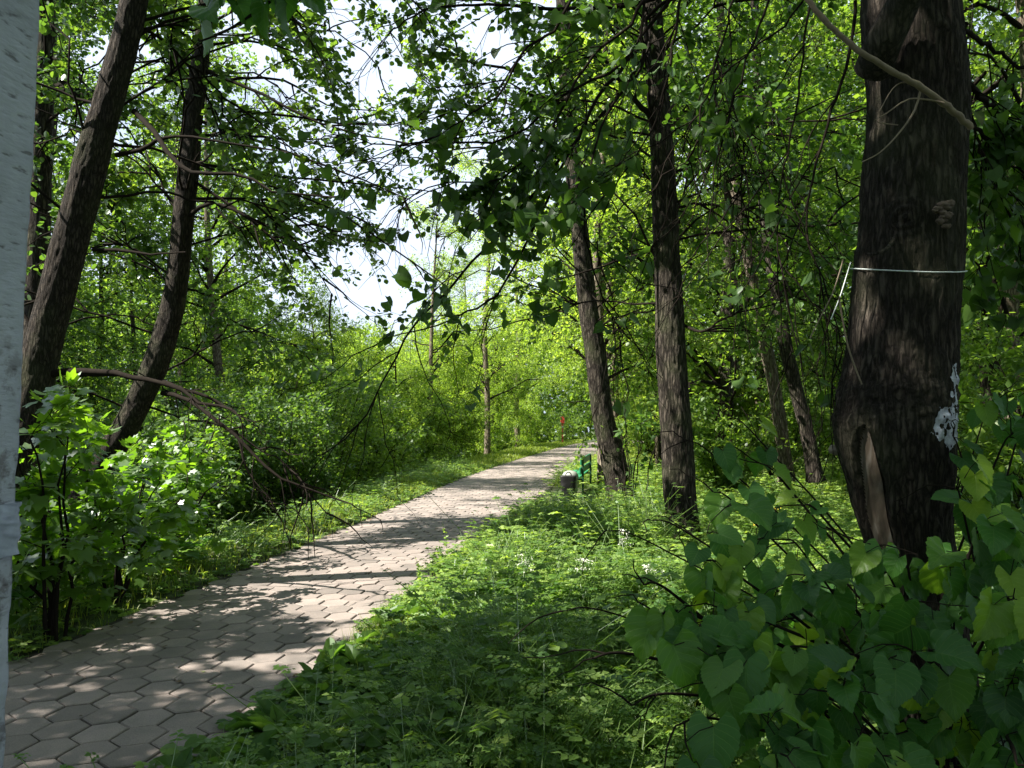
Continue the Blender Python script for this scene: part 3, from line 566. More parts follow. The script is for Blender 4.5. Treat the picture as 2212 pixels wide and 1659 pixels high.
# drooping limbs of the linden over the path
DR = [([(1860, -420), (1700, -200), (1500, -30), (1400, 30), (1392, 110), (1340, 205), (1240, 310), (1120, 460), (1000, 590), (900, 700), (850, 780), (790, 900), (700, 985)], (3.2, 3.6, 4.0, 4.2, 4.2, 4.2, 4.2, 4.2, 4.3, 4.3, 4.4, 4.4, 4.5), .014),
      ([(1500, -30), (1360, 10), (1200, 20), (1060, 10), (930, 18), (850, 60)], (4, 4.1, 4.1, 4.1, 4.1, 4.1), .014),
      ([(1500, -60), (1400, 60), (1330, 150), (1210, 210), (1100, 300), (960, 310), (840, 312), (760, 300)], (4, 4.1, 4.1, 4.1, 4.1, 4.1, 4.1, 4.1), .011),
      ([(1420, -40), (1350, 60), (1270, 130), (1210, 250), (1150, 330), (1070, 390), (960, 395), (880, 420)], (4, 4, 4, 4, 4, 4, 4, 4), .010),
      ([(1260, -60), (1200, 60), (1130, 110), (1080, 200), (1010, 250), (930, 300), (870, 330)], (3.9, 3.9, 3.9, 3.9, 3.9, 3.9, 3.9), .009),
      ([(1392, 90), (1300, 200), (1230, 330), (1100, 600), (1000, 680), (840, 730)], (4.2, 4.2, 4.2, 4.2, 4.3, 4.3), .012),
      ([(1400, -60), (1385, 60), (1385, 150), (1300, 270), (1262, 470), (1285, 600), (1335, 710), (1340, 735)], (4, 4, 4, 4, 3.9, 3.9, 3.9, 3.9), .009),
      ([(1480, -60), (1460, 60), (1440, 180), (1400, 300), (1320, 420), (1290, 520)], (3.8,)*6, .008),
      ([(1680, -80), (1640, 60), (1600, 160), (1560, 300), (1500, 420)], (3.5,)*5, .007),
      ([(1760, -60), (1740, 80), (1720, 240), (1690, 380), (1680, 520), (1700, 640), (1710, 760)], (3.4,)*7, .006),
      ([(1850, 0), (1830, 140), (1790, 260), (1760, 370), (1740, 500), (1790, 640), (1820, 760)], (3.3,)*7, .008),
      ([(1600, -50), (1560, 90), (1530, 200), (1480, 300), (1470, 380)], (3.6,)*5, .006),
      ([(1780, -80), (1700, 50), (1620, 110), (1540, 210), (1620, 330), (1600, 420)], (3.6,)*6, .006),
      ([(2075, 60), (2130, 95), (2180, 130), (2212, 150), (2300, 170)], (3.1, 3.3, 3.4, 3.5, 3.6), .012),
      ([(2080, 170), (2110, 200), (2150, 240), (2165, 250)], (3.1, 3.2, 3.3, 3.3), .017),
      ([(2085, 260), (2120, 290), (2170, 340), (2212, 380), (2280, 420)], (3.1, 3.3, 3.4, 3.5, 3.6), .010),
      ([(2100, 250), (2120, 320), (2150, 400), (2212, 440), (2260, 470)], (3.3,)*5, .007)]
LX = []
for k, (l, ys_, r0) in enumerate(DR):
    q = spline(px(l, ys_), 24); LX.append(q)
    lb = MB(); q2 = q + np.random.default_rng(k).normal(0, .006, q.shape); tubes(lb, q2[None], np.linspace(r0, r0*.28, 24)[None], 7); lb.build('branch', M['twig'], big, loc=bb)
LX = np.stack(LX); rng = np.random.default_rng(9)
b = branch(rng, LX, 9, .62, .15, 1., .2, 35, .35, -.05, 7, .07); c = branch(rng, b, 4, .28, .1, 1., .3, 42, .3, 0, 4, .08)
mbw = MB(); tubes(mbw, b, taper(b, .0038, .0016), 4, cap=False); tubes(mbw, c, taper(c, .0018, .0009), 3, cap=False)
# leaf clumps where the photo shows them
cl_px = [(1030, 440, 90), (1120, 380, 80), (1000, 480, 60), (1200, 300, 70), (930, 250, 70), (870, 230, 50), (810, 260, 60), (860, 290, 50), (900, 310, 50), (1270, 330, 70), (1100, 500, 80), (1180, 620, 70), (1100, 660, 55), (950, 680, 50), (800, 690, 45), (1080, 430, 90), (1180, 420, 80), (1230, 360, 70), (1180, 260, 60), (1350, 120, 80), (1440, 60, 90), (1290, 20, 80), (1150, 30, 70), (1520, 90, 80), (1600, 60, 90), (1680, 120, 70), (1750, 60, 70), (1560, 240, 60), (1660, 230, 60), (2150, 90, 60), (2150, 170, 70), (2190, 300, 60), (2150, 420, 70), (2180, 520, 70), (2200, 640, 60), (2130, 640, 50), (2120, 300, 50), (2190, 60, 60)]
def big_leafs(rng, P, size, tonef=None, down=.8, T=HEARTM, face=.6):
    n = len(P); ax = rdir(rng, n); ax[:, 2] = -np.abs(ax[:, 2]) - down; nr = rdir(rng, n); nr[:, 2] = np.abs(nr[:, 2]) + .7; nr[:, 1] -= face
    mb = MB(); leaves(mb, P, nrm(ax), nrm(nr), size, T, np.clip(rng.uniform(0, .7, n) if tonef is None else tonef, 0, 1), rng.uniform(.3, 2.4, n)); return mb
allp = np.concatenate([c.reshape(-1, 3), b[:, 3:].reshape(-1, 3)]); x_, y_ = proj(allp); kp = np.zeros(len(allp), bool)
for cx, cy_, rr in cl_px: kp |= ((x_ - cx)**2 + (y_ - cy_)**2 < rr**2)
kp &= rng.uniform(size=len(allp)) < .9; kp |= rng.uniform(size=len(allp)) < .05
Pp = np.concatenate([allp[kp]]*2) + rng.normal(0, .028, (2*kp.sum(), 3)); x_, y_ = proj(Pp); kk = keep(Pp, rng, [(775, 190, 60, 90, .9), (850, 430, 50, 50, .8), (760, 540, 60, 50, 1)], False); kk &= ~(y_ > 880); Pp = Pp[kk]
mbw.build('crown_wood', M['twig'], big, loc=bb)
big_leafs(rng, Pp, rng.uniform(.045, .085, len(Pp)), None, .3).build('crown', M['linden'], big, loc=bb); print('linden leaves', len(Pp))
# upper crown (above the frame) that shades the foreground
up0 = branch(rng, np.stack([spline(np.array([[1.62, 3.1, 4.6], [1.7, 3.2, 7], [1.6, 3.0, 12]]), 8)]), 46, 5.4, 0, 1, .35, 75, .05, .3, 8, .04)
b = branch(rng, up0, 8, 1.8, .2, 1, .4, 50, .25, .0, 5, .06); c = branch(rng, b, 5, .7, .1, 1, .3, 50, .2, 0, 3, .08)
mbw = MB(); tubes(mbw, spline(np.array([bp[-1], [1.70, 3.15, 6], [1.6, 3.0, 12]]), 12)[None], np.linspace(.19, .05, 12)[None], 12); tubes(mbw, up0, taper(up0, .05, .01), 6); tubes(mbw, b, taper(b, .012, .004), 4); mbw.build('upper_limb', M['bark_brown'], big, loc=bb)
x_, y_ = proj(c[:, 1]); c = c[~((y_ > -60) & (x_ > -100) & (x_ < 2300))]
mm_, n = crown_leaves(rng, c, 15, .08, .095, OVAL); mm_.build('upper_crown', M['linden'], big, loc=bb); print('upper', n)
# string round the trunk
sb = MB(); a = np.linspace(0, 2*math.pi, 90); zc = 1.55 + (907 - 583)*KB
q = []
for k in a:
    zz = zc - .027*math.cos(k + .56) - .036*math.cos(k + 2.13); iz = np.interp(zz, BP[:, 2], np.arange(_nz)); s_ = big_surface(np.array([iz]), np.array([k]), .006, .9)[0]; s_[2] = zz + .02*math.cos(k)**2*(1 if k < 99 else 0)*.3; q.append(s_)
q = np.array(q); cxx = q[:, :2].mean(0); 
for _ in range(3): q[:, :2] = (q[:, :2] + np.roll(q[:, :2], 1, 0) + np.roll(q[:, :2], -1, 0))/3
d = q[:, :2] - cxx; q[:, :2] += nrm(d)*.005
q[-1] = q[0]
tubes(sb, q[None], np.full((1, 90), .0027), 6, cap=False); c0 = q.mean(0)
for l in ([(1838, 566), (1832, 585), (1815, 640), (1795, 690)],): tubes(sb, spline(px(l, 3.0), 12)[None], np.full((1, 12), .0022), 5)
tag(sb.build('string', plain('white_string', (.60, .66, .68), .7, .15, 80), loc=c0), 'thin white string tied around the huge dark trunk', 'string')
# fungus
fb = MB(); rng = np.random.default_rng(12); fc = at(2040, 458, 2.86)
for k in range(24): blob(fb, fc + np.array([rng.normal(0, .016), rng.normal(0, .004), rng.normal(0, .028)]), rng.uniform(.007, .014), k, .8, (1.3, .7, .8), 8, 12, rng.uniform())
tag(fb.build('bracket_fungus', plain('fungus_skin', (.10, .075, .06), .8, .5, 60, .003), loc=fc), 'small pale brown fungus cluster growing high on the huge dark trunk', 'fungus')
# shoots around the foot
def shoot(rng, root, tip, r0, nleaf, size, tone, nm=26):
    root, tip = np.array(root), np.array(tip); mid = (root + tip)/2 + np.array([0, 0, .16]) + rng.normal(0, .05, 3)
    q = spline([root, mid, tip, tip + (tip - mid)*.25 - np.array([0, 0, .05])], nm); w_ = MB(); tubes(w_, q[None], np.linspace(r0, r0*.3, nm)[None], 6)
    sub = branch(rng, q[None][:, 8:], max(2, nleaf//4), .26, .1, 1, .3, 45, .3, .05, 6, .06); tubes(w_, sub, taper(sub, .0028, .0012), 4)
    base_ = np.concatenate([q[8:], sub[:, 2:].reshape(-1, 3)]); P = base_[rng.integers(0, len(base_), nleaf)]
    pd = rdir(rng, nleaf); pd[:, 1] -= .5; pd[:, 2] -= .1; pe = P + nrm(pd)*rng.uniform(.03, .08, (nleaf, 1))
    xx, yy = proj(pe + np.array([0, 0, -.05])); lim_ = np.interp(xx, [1330, 1400, 1480, 1530, 1560, 1640, 1780, 1800, 2060, 2080, 2120, 2212], [1800, 1370, 1290, 1130, 1000, 930, 930, 1210, 1210, 1000, 880, 850])
    kf = (yy > lim_) & ~((xx < 1500 - (yy - 1470)*.0) & (yy > 1470) & (rng.uniform(size=nleaf) < .85)) & ((rng.uniform(size=nleaf) < .6) | (xx > 1800) | (yy > 1190)); P, pe, pd, yy = P[kf], pe[kf], pd[kf], yy[kf]; nleaf = len(P)
    pet = np.stack([P, (P + pe)/2 + np.array([0, 0, .008]), pe], 1); tubes(w_, pet, np.full((nleaf, 3), .0013), 4, cap=False)
    ax = rdir(rng, nleaf)*.55 + nrm(pd)*.35; ax[:, 2] -= .75; nr = rdir(rng, nleaf)*.55; nr[:, 1] -= .75; nr[:, 2] += .75 + .9*(yy < 1190)
    lf = MB(); leaves(lf, pe, nrm(ax), nrm(nr), size*rng.uniform(.6, 1.18, nleaf), HEART, np.clip(tone + rng.normal(0, .26, nleaf) + (rng.uniform(size=nleaf) < .10)*.6, 0, 1), rng.uniform(.4, 2.6, nleaf)); return w_, lf
rng = np.random.default_rng(31)
SH = []
roots = [(1.62, 2.86, -.02)]
for (x, y, Y) in [(1340, 1330, 2.3), (1400, 1420, 2.2), (1420, 1180, 2.6), (1500, 1330, 2.2), (1480, 1500, 2.05), (1560, 1000, 2.9), (1600, 1100, 2.6), (1590, 1240, 2.3), (1640, 950, 3.3), (1700, 1050, 2.9), (1560, 1400, 2.1), (1650, 1340, 2.2), (1660, 1470, 2.0), (1580, 1560, 1.95), (1720, 1600, 1.9), (1740, 1200, 2.5), (1750, 1400, 2.15), (1820, 1280, 2.35), (1850, 1480, 2.0), (1930, 1330, 2.3), (1900, 1200, 2.55), (2000, 1420, 2.15), (2060, 1250, 2.4), (2080, 1100, 2.6), (2150, 1000, 2.8), (2180, 1160, 2.5), (2150, 1340, 2.2), (2200, 1480, 2.1), (2120, 920, 3.3), (2210, 900, 3.5), (2080, 1000, 2.9), (2180, 1600, 2.0), (2250, 1300, 2.3), (1950, 1150, 2.75), (1780, 1120, 2.8), (1500, 1160, 2.5), (1450, 1280, 2.35), (2230, 1050, 2.7), (2100, 1180, 2.35), (2130, 1500, 2.3), (2000, 1560, 2.2)]:
    tip = at(x, y, Y); an = rng.uniform(0, 6.28); root = (1.64 + .2*math.cos(an), 2.95 + .2*math.sin(an)*.6 - .1, -.02)
    w_, lf = shoot(rng, root, tip, rng.uniform(.005, .009), int(rng.integers(11, 17)), .102, .33)
    s_ = w_.build('shoot', M['twig'], big, loc=bb); lf.build('foliage', M['linden_near'], s_, uv=True, loc=bb)
# a low hanging sprig at the top left, close to the camera
hp = px([(980, -420), (820, -230), (690, -90), (600, -10), (500, 60), (430, 90)], [2.4, 2.2, 2.0, 1.9, 1.85, 1.8]); q = spline(hp, 24); w_ = MB(); tubes(w_, q[None], np.linspace(.008, .002, 24)[None], 6)
P = []
for (x, y) in [(415, 10), (440, 60), (430, 100), (500, 20), (530, 10), (560, 60), (590, 20), (610, 60), (650, 15), (470, -10), (560, -20), (640, -20), (690, -10), (520, 50), (600, 0), (450, -30)]: P.append(at(x + rng.normal(0, 8), y - 50, 1.85))
P = np.array(P); s_ = w_.build('branch', M['twig'], big, loc=bb); big_leafs(rng, P, rng.uniform(.07, .10, len(P)), rng.uniform(.1, .5, len(P)), .8, HEART, .6).build('foliage', M['linden_near'], s_, uv=True, loc=bb)

# ------------------------------------------------------------------ more trees: generic prototypes, copied
def proto(seed, H, r, crown0, L, nl, leafm, barkm, size, T, subs=6, twg=4, per=9, L2=1.6, L3=.7, lean=(0, 0), droop=.2, jit=.12, up=.2):
    rng = np.random.default_rng(seed)
    pts = np.array([[0, 0, -.4], [lean[0]*.1, lean[1]*.1, H*.2], [lean[0]*.4, lean[1]*.4, H*.45], [lean[0]*.7, lean[1]*.7, H*.7], [lean[0], lean[1], H]]) + np.concatenate([np.zeros((1, 3)), rng.normal(0, .12, (4, 3))])
    mb, P, _ = trunk_mesh(pts, [r*1.15, r*.95, r*.8, r*.55, r*.12], 16, 50, .008, seed, .3)
    a = branch(rng, spline(P[int(50*crown0):], 10)[None], nl, L, 0, 1, .5, 70, droop, up, 7, .06)
    b = branch(rng, a, subs, L2, .15, 1, .4, 50, droop, .05, 5, .07); c = branch(rng, b, twg, L3, .1, 1, .3, 55, droop, 0, 3, .08)
    w_ = MB(); tubes(w_, a, taper(a, r*.32, .01, .6), 5); tubes(w_, b, taper(b, .013, .004), 3, cap=False)
    lf, n = crown_leaves(rng, c, per, jit, size, T, (), False); print('proto', seed, n)
    return dict(trunk=mb, wood=w_, leaf=lf, bark=barkm, lm=leafm)
def first(pr, name, label, cat, group, loc, rz, s):
    e = empty(name, label, cat, group, loc, rz, s); pr['o'] = [pr['trunk'].build('trunk', pr['bark'], e), pr['wood'].build('crown_wood', M['twig'], e), pr['leaf'].build('crown', pr['lm'], e)]; return e
def place(pr, name, label, cat, group, X, Y, rz=0., s=1., dz=-.1):
    loc = (X, Y, float(gz(X, Y)) + dz)
    if 'o' not in pr: return first(pr, name, label, cat, group, loc, rz, s)
    e = empty(name, label, cat, group, loc, rz, s)
    for o in pr['o']:
        c = o.copy(); COL.objects.link(c); c.parent = e
    return e
PR = {'tallA': proto(101, 17, .20, .10, 5.0, 44, M['forest'], M['bark_brown'], .12, DIA, 9, 6, 14, lean=(.8, .3)),
      'tallB': proto(102, 15, .17, .14, 4.4, 40, M['forest'], M['bark_pale'], .115, DIA, 9, 6, 14, lean=(-1.2, .2)),
      'tallC': proto(103, 19, .22, .14, 5.2, 46, M['alder'], M['bark_brown'], .12, DIA, 9, 6, 14, lean=(.3, -.8)),
      'freshA': proto(104, 9.0, .11, .06, 3.2, 44, M['fresh'], M['bark_pale'], .15, SLIM, 9, 6, 18, L2=1.3, L3=.7, droop=.35),
      'freshB': proto(105, 7.5, .10, .05, 3.0, 40, M['fresh'], M['bark_brown'], .095, DIA, 9, 6, 16, L2=1.2, L3=.6),
      'aspen': proto(106, 14, .15, .25, 3.6, 36, M['fresh'], M['bark_pale'], .08, DIA, 8, 6, 13, L2=1.3, L3=.6)}
def sx(x, Y): return (x*.46293 - 512)/FPX*Y
BG = 'trees standing back in the wood on the right'
bgt = [('tallA', 1560, 19, .4, 1.0, 'first slim tree back in the wood, right of the straight sunlit trunk'),
       ('tallB', 1650, 26, 2.2, 1.0, 'pale tree standing behind the leaning pair in the wood'),
       ('tallC', 1850, 22, 1.0, .9, 'brown trunk showing just left of the huge dark trunk'),
       ('tallA', 2145, 15, 3.0, .95, 'dark leaning tree seen right of the huge trunk, beyond the shoots'),
       ('tallB', 2225, 12.5, 1.2, 1.0, 'pale grey trunk at the right edge of the picture'),
       ('tallC', 2000, 22, 2.0, 1.0, 'tall tree hidden mostly behind the huge dark trunk'),
       ('tallC', 1420, 27, .2, .95, 'tall tree back behind the slanting and straight trunks'),
       ('tallA', 1600, 30, 5., 1.05, 'tall tree far back in the glade, left of the leaning pair'),
       ('tallB', 1880, 32, 4., 1.1, 'tall pale tree far back, left of the huge trunk'),
       ('tallC', 2180, 28, 3.6, 1.05, 'tall tree deep in the wood at the right edge'),
       ('tallA', 1350, 40, 2.6, 1.0, 'tall tree beyond the far bend of the path, right side'),
       ('tallC', 1720, 42, 1.6, 1.1, 'tall tree at the far end of the sunlit glade'),
       ('tallA', 2060, 42, .9, 1.15, 'farthest tall tree showing right of the huge trunk')]
for k, x, Y, rz, s, lab in bgt: place(PR[k], 'woodland_tree', lab, 'tree', BG, sx(x, Y), Y, rz, s)
for x, Y, rz, s, lab in [(990, 27, 1.2, .8, 'slight pale green small-leaved tree just right of the sky gap above the verge'), (1060, 26, 2.5, 1.1, 'pale green small-leaved tree reaching over the path behind its neighbours'), (940, 40, 3.5, 1.0, 'pale green small-leaved tree closest to the sky gap on its right side'), (1000, 32, 4, 1.15, 'pale green small-leaved tree farther along the path, right of the sky gap'), (1100, 17.5, 1, .9, 'pale green small-leaved tree over the bench'), (1010, 24, 0, 1., 'small-leaved pale green tree arching over the path, middle one'), (1150, 20, 2., 1., 'small-leaved pale green tree overhanging the path behind the slanting trunk')]:
    place(PR['aspen'], 'aspen_tree', lab, 'tree', 'pale green small-leaved trees by the path', max(sx(x, Y), float(eR(Y)) + 1.2), Y, rz, s)
for X, Y, rz, s, lab in [(-3.3, 32, 2, .8, 'low pale green tree under the right edge of the open sky'), (-1.2, 37, 1.1, 1.05, 'pale green small-leaved tree rising from the bank row left of the far path'), (.4, 47, 3, 1.15, 'tallest pale green tree rising behind the bank row'), (-2.6, 44, 5, .9, 'pale green tree whose top borders the open sky')]: place(PR['aspen'], 'aspen_tree', lab, 'tree', 'pale green small-leaved trees by the path', X, Y, rz, s)
for k_, (l_, Y_, lab_, bm_n) in enumerate([([(1700, 1040), (1692, 960), (1680, 880), (1665, 800), (1645, 700), (1618, 560), (1590, 420), (1570, 250), (1555, 0), (1545, -250)], 15.0, 'sunlit pale trunk of the pair leaning left in the wood, left one', 'bark_pale'), ([(1762, 1040), (1745, 940), (1725, 860), (1700, 760), (1688, 690), (1665, 560), (1650, 420), (1640, 200), (1630, 0), (1622, -250)], 14.0, 'grey trunk of the leaning pair in the wood, right and nearer one', 'bark_brown')]):
    tree('woodland_tree', lab_, px(l_, Y_), [.15, .14, .135, .13, .125, .12, .11, .1, .08, .03], 501 + k_, M['forest'], M[bm_n], .5, 26, 3.2, subs=7, twg=5, per=10, size=.08, T=DIA, sides=24, nz_=120, amp=.006, group=BG)
BK = 'bright young trees along the bank beyond the verge'
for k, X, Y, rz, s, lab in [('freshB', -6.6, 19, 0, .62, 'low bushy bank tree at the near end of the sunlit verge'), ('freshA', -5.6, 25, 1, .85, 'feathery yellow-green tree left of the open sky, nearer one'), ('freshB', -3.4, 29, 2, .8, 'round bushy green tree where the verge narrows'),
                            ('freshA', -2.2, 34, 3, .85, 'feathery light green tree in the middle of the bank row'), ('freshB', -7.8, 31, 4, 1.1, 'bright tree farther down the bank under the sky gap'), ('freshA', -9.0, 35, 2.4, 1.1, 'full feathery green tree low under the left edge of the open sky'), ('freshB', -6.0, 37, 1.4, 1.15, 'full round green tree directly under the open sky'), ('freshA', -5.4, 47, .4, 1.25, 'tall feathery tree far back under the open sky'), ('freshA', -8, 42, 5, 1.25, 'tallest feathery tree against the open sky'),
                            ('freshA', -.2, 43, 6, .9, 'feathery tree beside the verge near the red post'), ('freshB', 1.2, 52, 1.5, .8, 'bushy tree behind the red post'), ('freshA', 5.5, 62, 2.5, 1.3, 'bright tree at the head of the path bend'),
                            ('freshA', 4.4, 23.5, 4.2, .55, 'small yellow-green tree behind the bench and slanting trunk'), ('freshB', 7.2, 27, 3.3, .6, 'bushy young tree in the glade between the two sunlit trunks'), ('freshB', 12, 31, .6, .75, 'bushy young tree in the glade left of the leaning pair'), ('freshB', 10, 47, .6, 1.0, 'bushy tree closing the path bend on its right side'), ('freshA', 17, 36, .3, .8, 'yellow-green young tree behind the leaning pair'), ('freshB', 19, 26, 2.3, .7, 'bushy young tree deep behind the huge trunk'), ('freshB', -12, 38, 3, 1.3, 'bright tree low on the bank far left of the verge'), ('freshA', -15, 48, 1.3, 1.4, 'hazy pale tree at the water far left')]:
    if X < 2 and Y < 50: X -= .9; s *= .96
    place(PR[k], 'young_tree', lab, 'tree', BK, X, Y, rz, s)
# bank trees filling the left and the trees outside the frame that shade the foreground
for k, X, Y, rz, s, lab in [('tallA', -11.5, 18.5, 3, .9, 'tall leafy alder between the thinner leaning trunk and the open sky'), ('tallC', -12, 15, 3.3, 1.0, 'tall leafy alder over the water behind both leaning trunks'), ('tallA', -11, 26.5, 2.6, 1.0, 'tall leafy alder standing over the low bushes left of the open sky'), ('tallB', -8.6, 24, .6, 1.05, 'pale barked alder nearest below the open sky'), ('tallA', -15, 20, 1.3, 1.05, 'tall alder beyond the upright half hidden trunk'), ('tallC', -11.5, 29, 2.2, .85, 'tall alder farther down the bank left of the open sky'), ('tallC', -10.0, 14.0, 0, .5, 'dense alder on the bank behind the two leaning trunks'), ('tallC', -10.2, 11, 2, .48, 'dense alder low on the bank at the left edge'), ('tallC', -10.6, 22, 4, .6, 'dense alder whose crown ends at the open sky'), ('tallC', -10.5, 16.5, 1, .8, 'tall alder by the water behind the upright half hidden trunk'), ('tallA', -12.5, 23, 5, .8, 'tall alder farthest down the bank at the left')]:
    place(PR[k], 'alder_tree', lab, 'tree', 'alders on the bank', X, Y, rz, s)
rng = np.random.default_rng(77)
def shade_tree(X, Y, H, seed, label, c0=.2):
    z0 = float(gz(X, Y)); pts = np.array([[X, Y, z0 - .3], [X + .1, Y, z0 + H*.3], [X, Y + .2, z0 + H*.6], [X + .2, Y, z0 + H]])
    return tree('alder_tree', label, pts, [.2, .17, .13, .03], seed, M['alder'], M['bark_brown'], c0, 34, 3.6, subs=9, twg=6, per=14, size=.09, sides=20, nz_=60, group='alders on the bank')
shade_tree(-6.6, .8, 11, 301, 'alder standing on the bank outside the picture to the left'); shade_tree(-8.0, 3.4, 12, 302, 'alder on the bank just outside the left edge')
shade_tree(-5.6, -2.6, 11, 303, 'alder on the bank behind the viewer')
shade_tree(-4.9, 1.2, 14, 305, 'high crowned alder beside the path outside the left edge', .42);
if 0: shade_tree(-8.5, 6.4, 12, 304, 'alder hidden low on the bank behind the concrete post')
for k, X, Y, rz, s_, lab in [('tallA', -3.5, -9, 0, 1, 'tall tree beside the path well behind the viewer'), ('tallC', 3.2, -5.5, 1, 1, 'tall tree on the grass close behind the viewer'), ('tallB', 8.0, -1.5, 2, 1, 'tall tree right of the viewer beyond the huge trunk'), ('tallA', -9.5, -4.5, 3, .9, 'tall tree on the bank behind the viewer'), ('tallC', 0.5, -14, 4, 1.1, 'tall tree farthest behind the viewer'), ('tallA', 9.5, 5.0, 5, 1, 'tall tree outside the right edge of the picture'), ('tallC', -12, -12, 5, 1, 'tall tree far down the bank behind the viewer'), ('tallB', 9, -10, 1, 1.1, 'tall tree in the wood behind the viewer, right side'), ('tallA', 14, 0, 2, 1.1, 'tall tree deep in the wood right of the viewer')]:
    place(PR[k], 'woodland_tree', lab, 'tree', 'trees around the place outside the picture', X, Y, rz, s_)
# ------------------------------------------------------------------ bank shrubs
def shrub(name, label, X, Y, H, W, seed, leafm, size, T, per=16, stems=12, cat='shrub', group='bushes on the bank left of the path', tone=None, sun_=True, zmin=2.2, nb=1.2, sub=7, tw=5):
    rng = np.random.default_rng(seed); z0 = float(gz(X, Y)); base = np.array([X, Y, z0])
    a = np.zeros((stems, 8, 3)); an = rng.uniform(0, 6.28, stems); ln = rng.uniform(.7, 1.1, stems)*H; out = rng.uniform(.2, 1, stems)*W
    s = np.linspace(0, 1, 8)
    for k in range(stems): a[k] = base + np.stack([np.cos(an[k])*(out[k]*s**1.4 + .1), np.sin(an[k])*(out[k]*s**1.4 + .1), ln[k]*s - .12*ln[k]*s**3], -1) + np.cumsum(rng.normal(0, .035, (8, 3)), 0)
    b = branch(rng, a, sub, H*.32, .12, 1, .4, 55, .2, .05, 5, .07); c = branch(rng, b, tw, H*.16, .1, 1, .3, 55, .15, 0, 3, .08)
    e = empty(name, label, cat, group, base)
    w_ = MB(); tubes(w_, a, taper(a, .016, .005), 6); w_.build('stem', M['twig'], e, loc=base)
    w_ = MB(); tubes(w_, b, taper(b, .005, .002), 3, cap=False); tubes(w_, c, taper(c, .002, .001), 3, cap=False); w_.build('crown_wood', M['twig'], e, loc=base)
    lf, n = crown_leaves(rng, c, per, .06, size, T, (), sun_, nb=nb, zmin=zmin, tone=tone); lf.build('foliage', leafm, e, loc=base); print(name, n); return e
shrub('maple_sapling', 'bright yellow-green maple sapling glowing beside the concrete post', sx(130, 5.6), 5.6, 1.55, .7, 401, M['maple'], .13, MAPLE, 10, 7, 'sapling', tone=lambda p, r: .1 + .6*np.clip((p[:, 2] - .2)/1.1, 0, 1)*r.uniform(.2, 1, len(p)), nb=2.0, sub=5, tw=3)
shrub('maple_sapling', 'darker maple sapling in front of the thinner leaning alder', sx(260, 6.6), 6.6, 1.25, .9, 402, M['maple'], .115, MAPLE, 9, 8, 'sapling', nb=2.0, sub=5, tw=3, tone=lambda p, r: r.uniform(0, .6, len(p)))
shrub('maple_sapling', 'low maple sapling over the dark end of the verge, right of its taller neighbours', sx(330, 8.0), 8.0, 1.5, .9, 403, M['maple'], .11, MAPLE, 9, 8, 'sapling', nb=2.0, sub=5, tw=3, tone=lambda p, r: r.uniform(.1, .7, len(p)))
shrub('maple_sapling', 'maple sapling low against the edge of the concrete post', sx(30, 6.0), 6.0, 1.2, .8, 404, M['maple'], .12, MAPLE, 9, 8, 'sapling', nb=2.0, sub=5, tw=3, tone=lambda p, r: r.uniform(.0, .6, len(p)))
for i, (x, Y, H, W, mt, sz, T, lab) in enumerate([(60, 6.4, 1.6, 1.0, 'maple', .12, MAPLE, 'broad leaved bush low at the foot of the concrete post'), (230, 7.6, 1.6, 1.0, 'alder', .075, OVAL, 'dark bush under the curved bare branch, nearest the big leaf plants'), (360, 8.6, 2.1, 1.1, 'alder', .075, OVAL, 'thick shaded bush below the thinner leaning alder'),
        (470, 10.2, 2.3, 1.1, 'alder', .07, OVAL, 'shaded bush under the drooping dead branch'), (590, 11.8, 2.6, 1.2, 'alder', .07, OVAL, 'bush at the tip of the drooping dead branch'), (660, 14.0, 3.0, 1.3, 'alder', .07, OVAL, 'tall dense bush in the middle of the bank'), (770, 16.5, 3.4, 1.4, 'forest', .07, DIA, 'half lit bush where the verge turns bright'), (845, 20.5, 3.4, 1.4, 'fresh', .075, DIA, 'sunlit bush with thin stems behind the bright verge')]):
    X = min(sx(x, Y), float(eL(Y) - verge(Y) - (1.5 if Y < 11 else 2.1))); shrub('bank_shrub', lab, X, Y, H*.85, W*.9, 410 + i, M[mt], sz, T, 14, 13)
for i, (X, Y) in enumerate([(-6.4, 10.8), (-6.6, 12.9), (-6.2, 16.0), (-5.9, 19.)]): shrub('bank_shrub', ['tall bush near the water behind the thinner alder', 'tall bush near the water beyond the drooping branch', 'tall bush near the water behind the middle bushes', 'tall bush near the water farthest down the bank'][i], X, Y, 3.2, 1.3, 430 + i, M['alder'], .08, OVAL, 14, 13)
shrub('basal_shoots', 'clump of thin leafy shoots round the foot of the slanting trunk', sx(1370, 13.2), 13.2, 1.7, .45, 451, M['linden'], .10, OVAL, 5, 6, 'shoots', None, sub=3, tw=2)
for i, (x, Y, H) in enumerate([(1560, 15, 1.6), (1680, 19, 2.2), (1850, 15, 2.2), (2120, 12, 2.0), (2200, 9, 1.8)]): shrub('undergrowth_bush', ['low bush in the glade right of the straight trunk', 'sunlit bush round the leaning pair of trunks', 'bush seen just left of the huge trunk', 'bush seen just right of the huge trunk', 'bush low at the right edge behind the shoots'][i], sx(x, Y), Y, H, 1.3, 460 + i, M['forest'], .085, DIA, 14, 12, 'bush', 'bushes under the trees on the right', sun_=False)
SP = {}
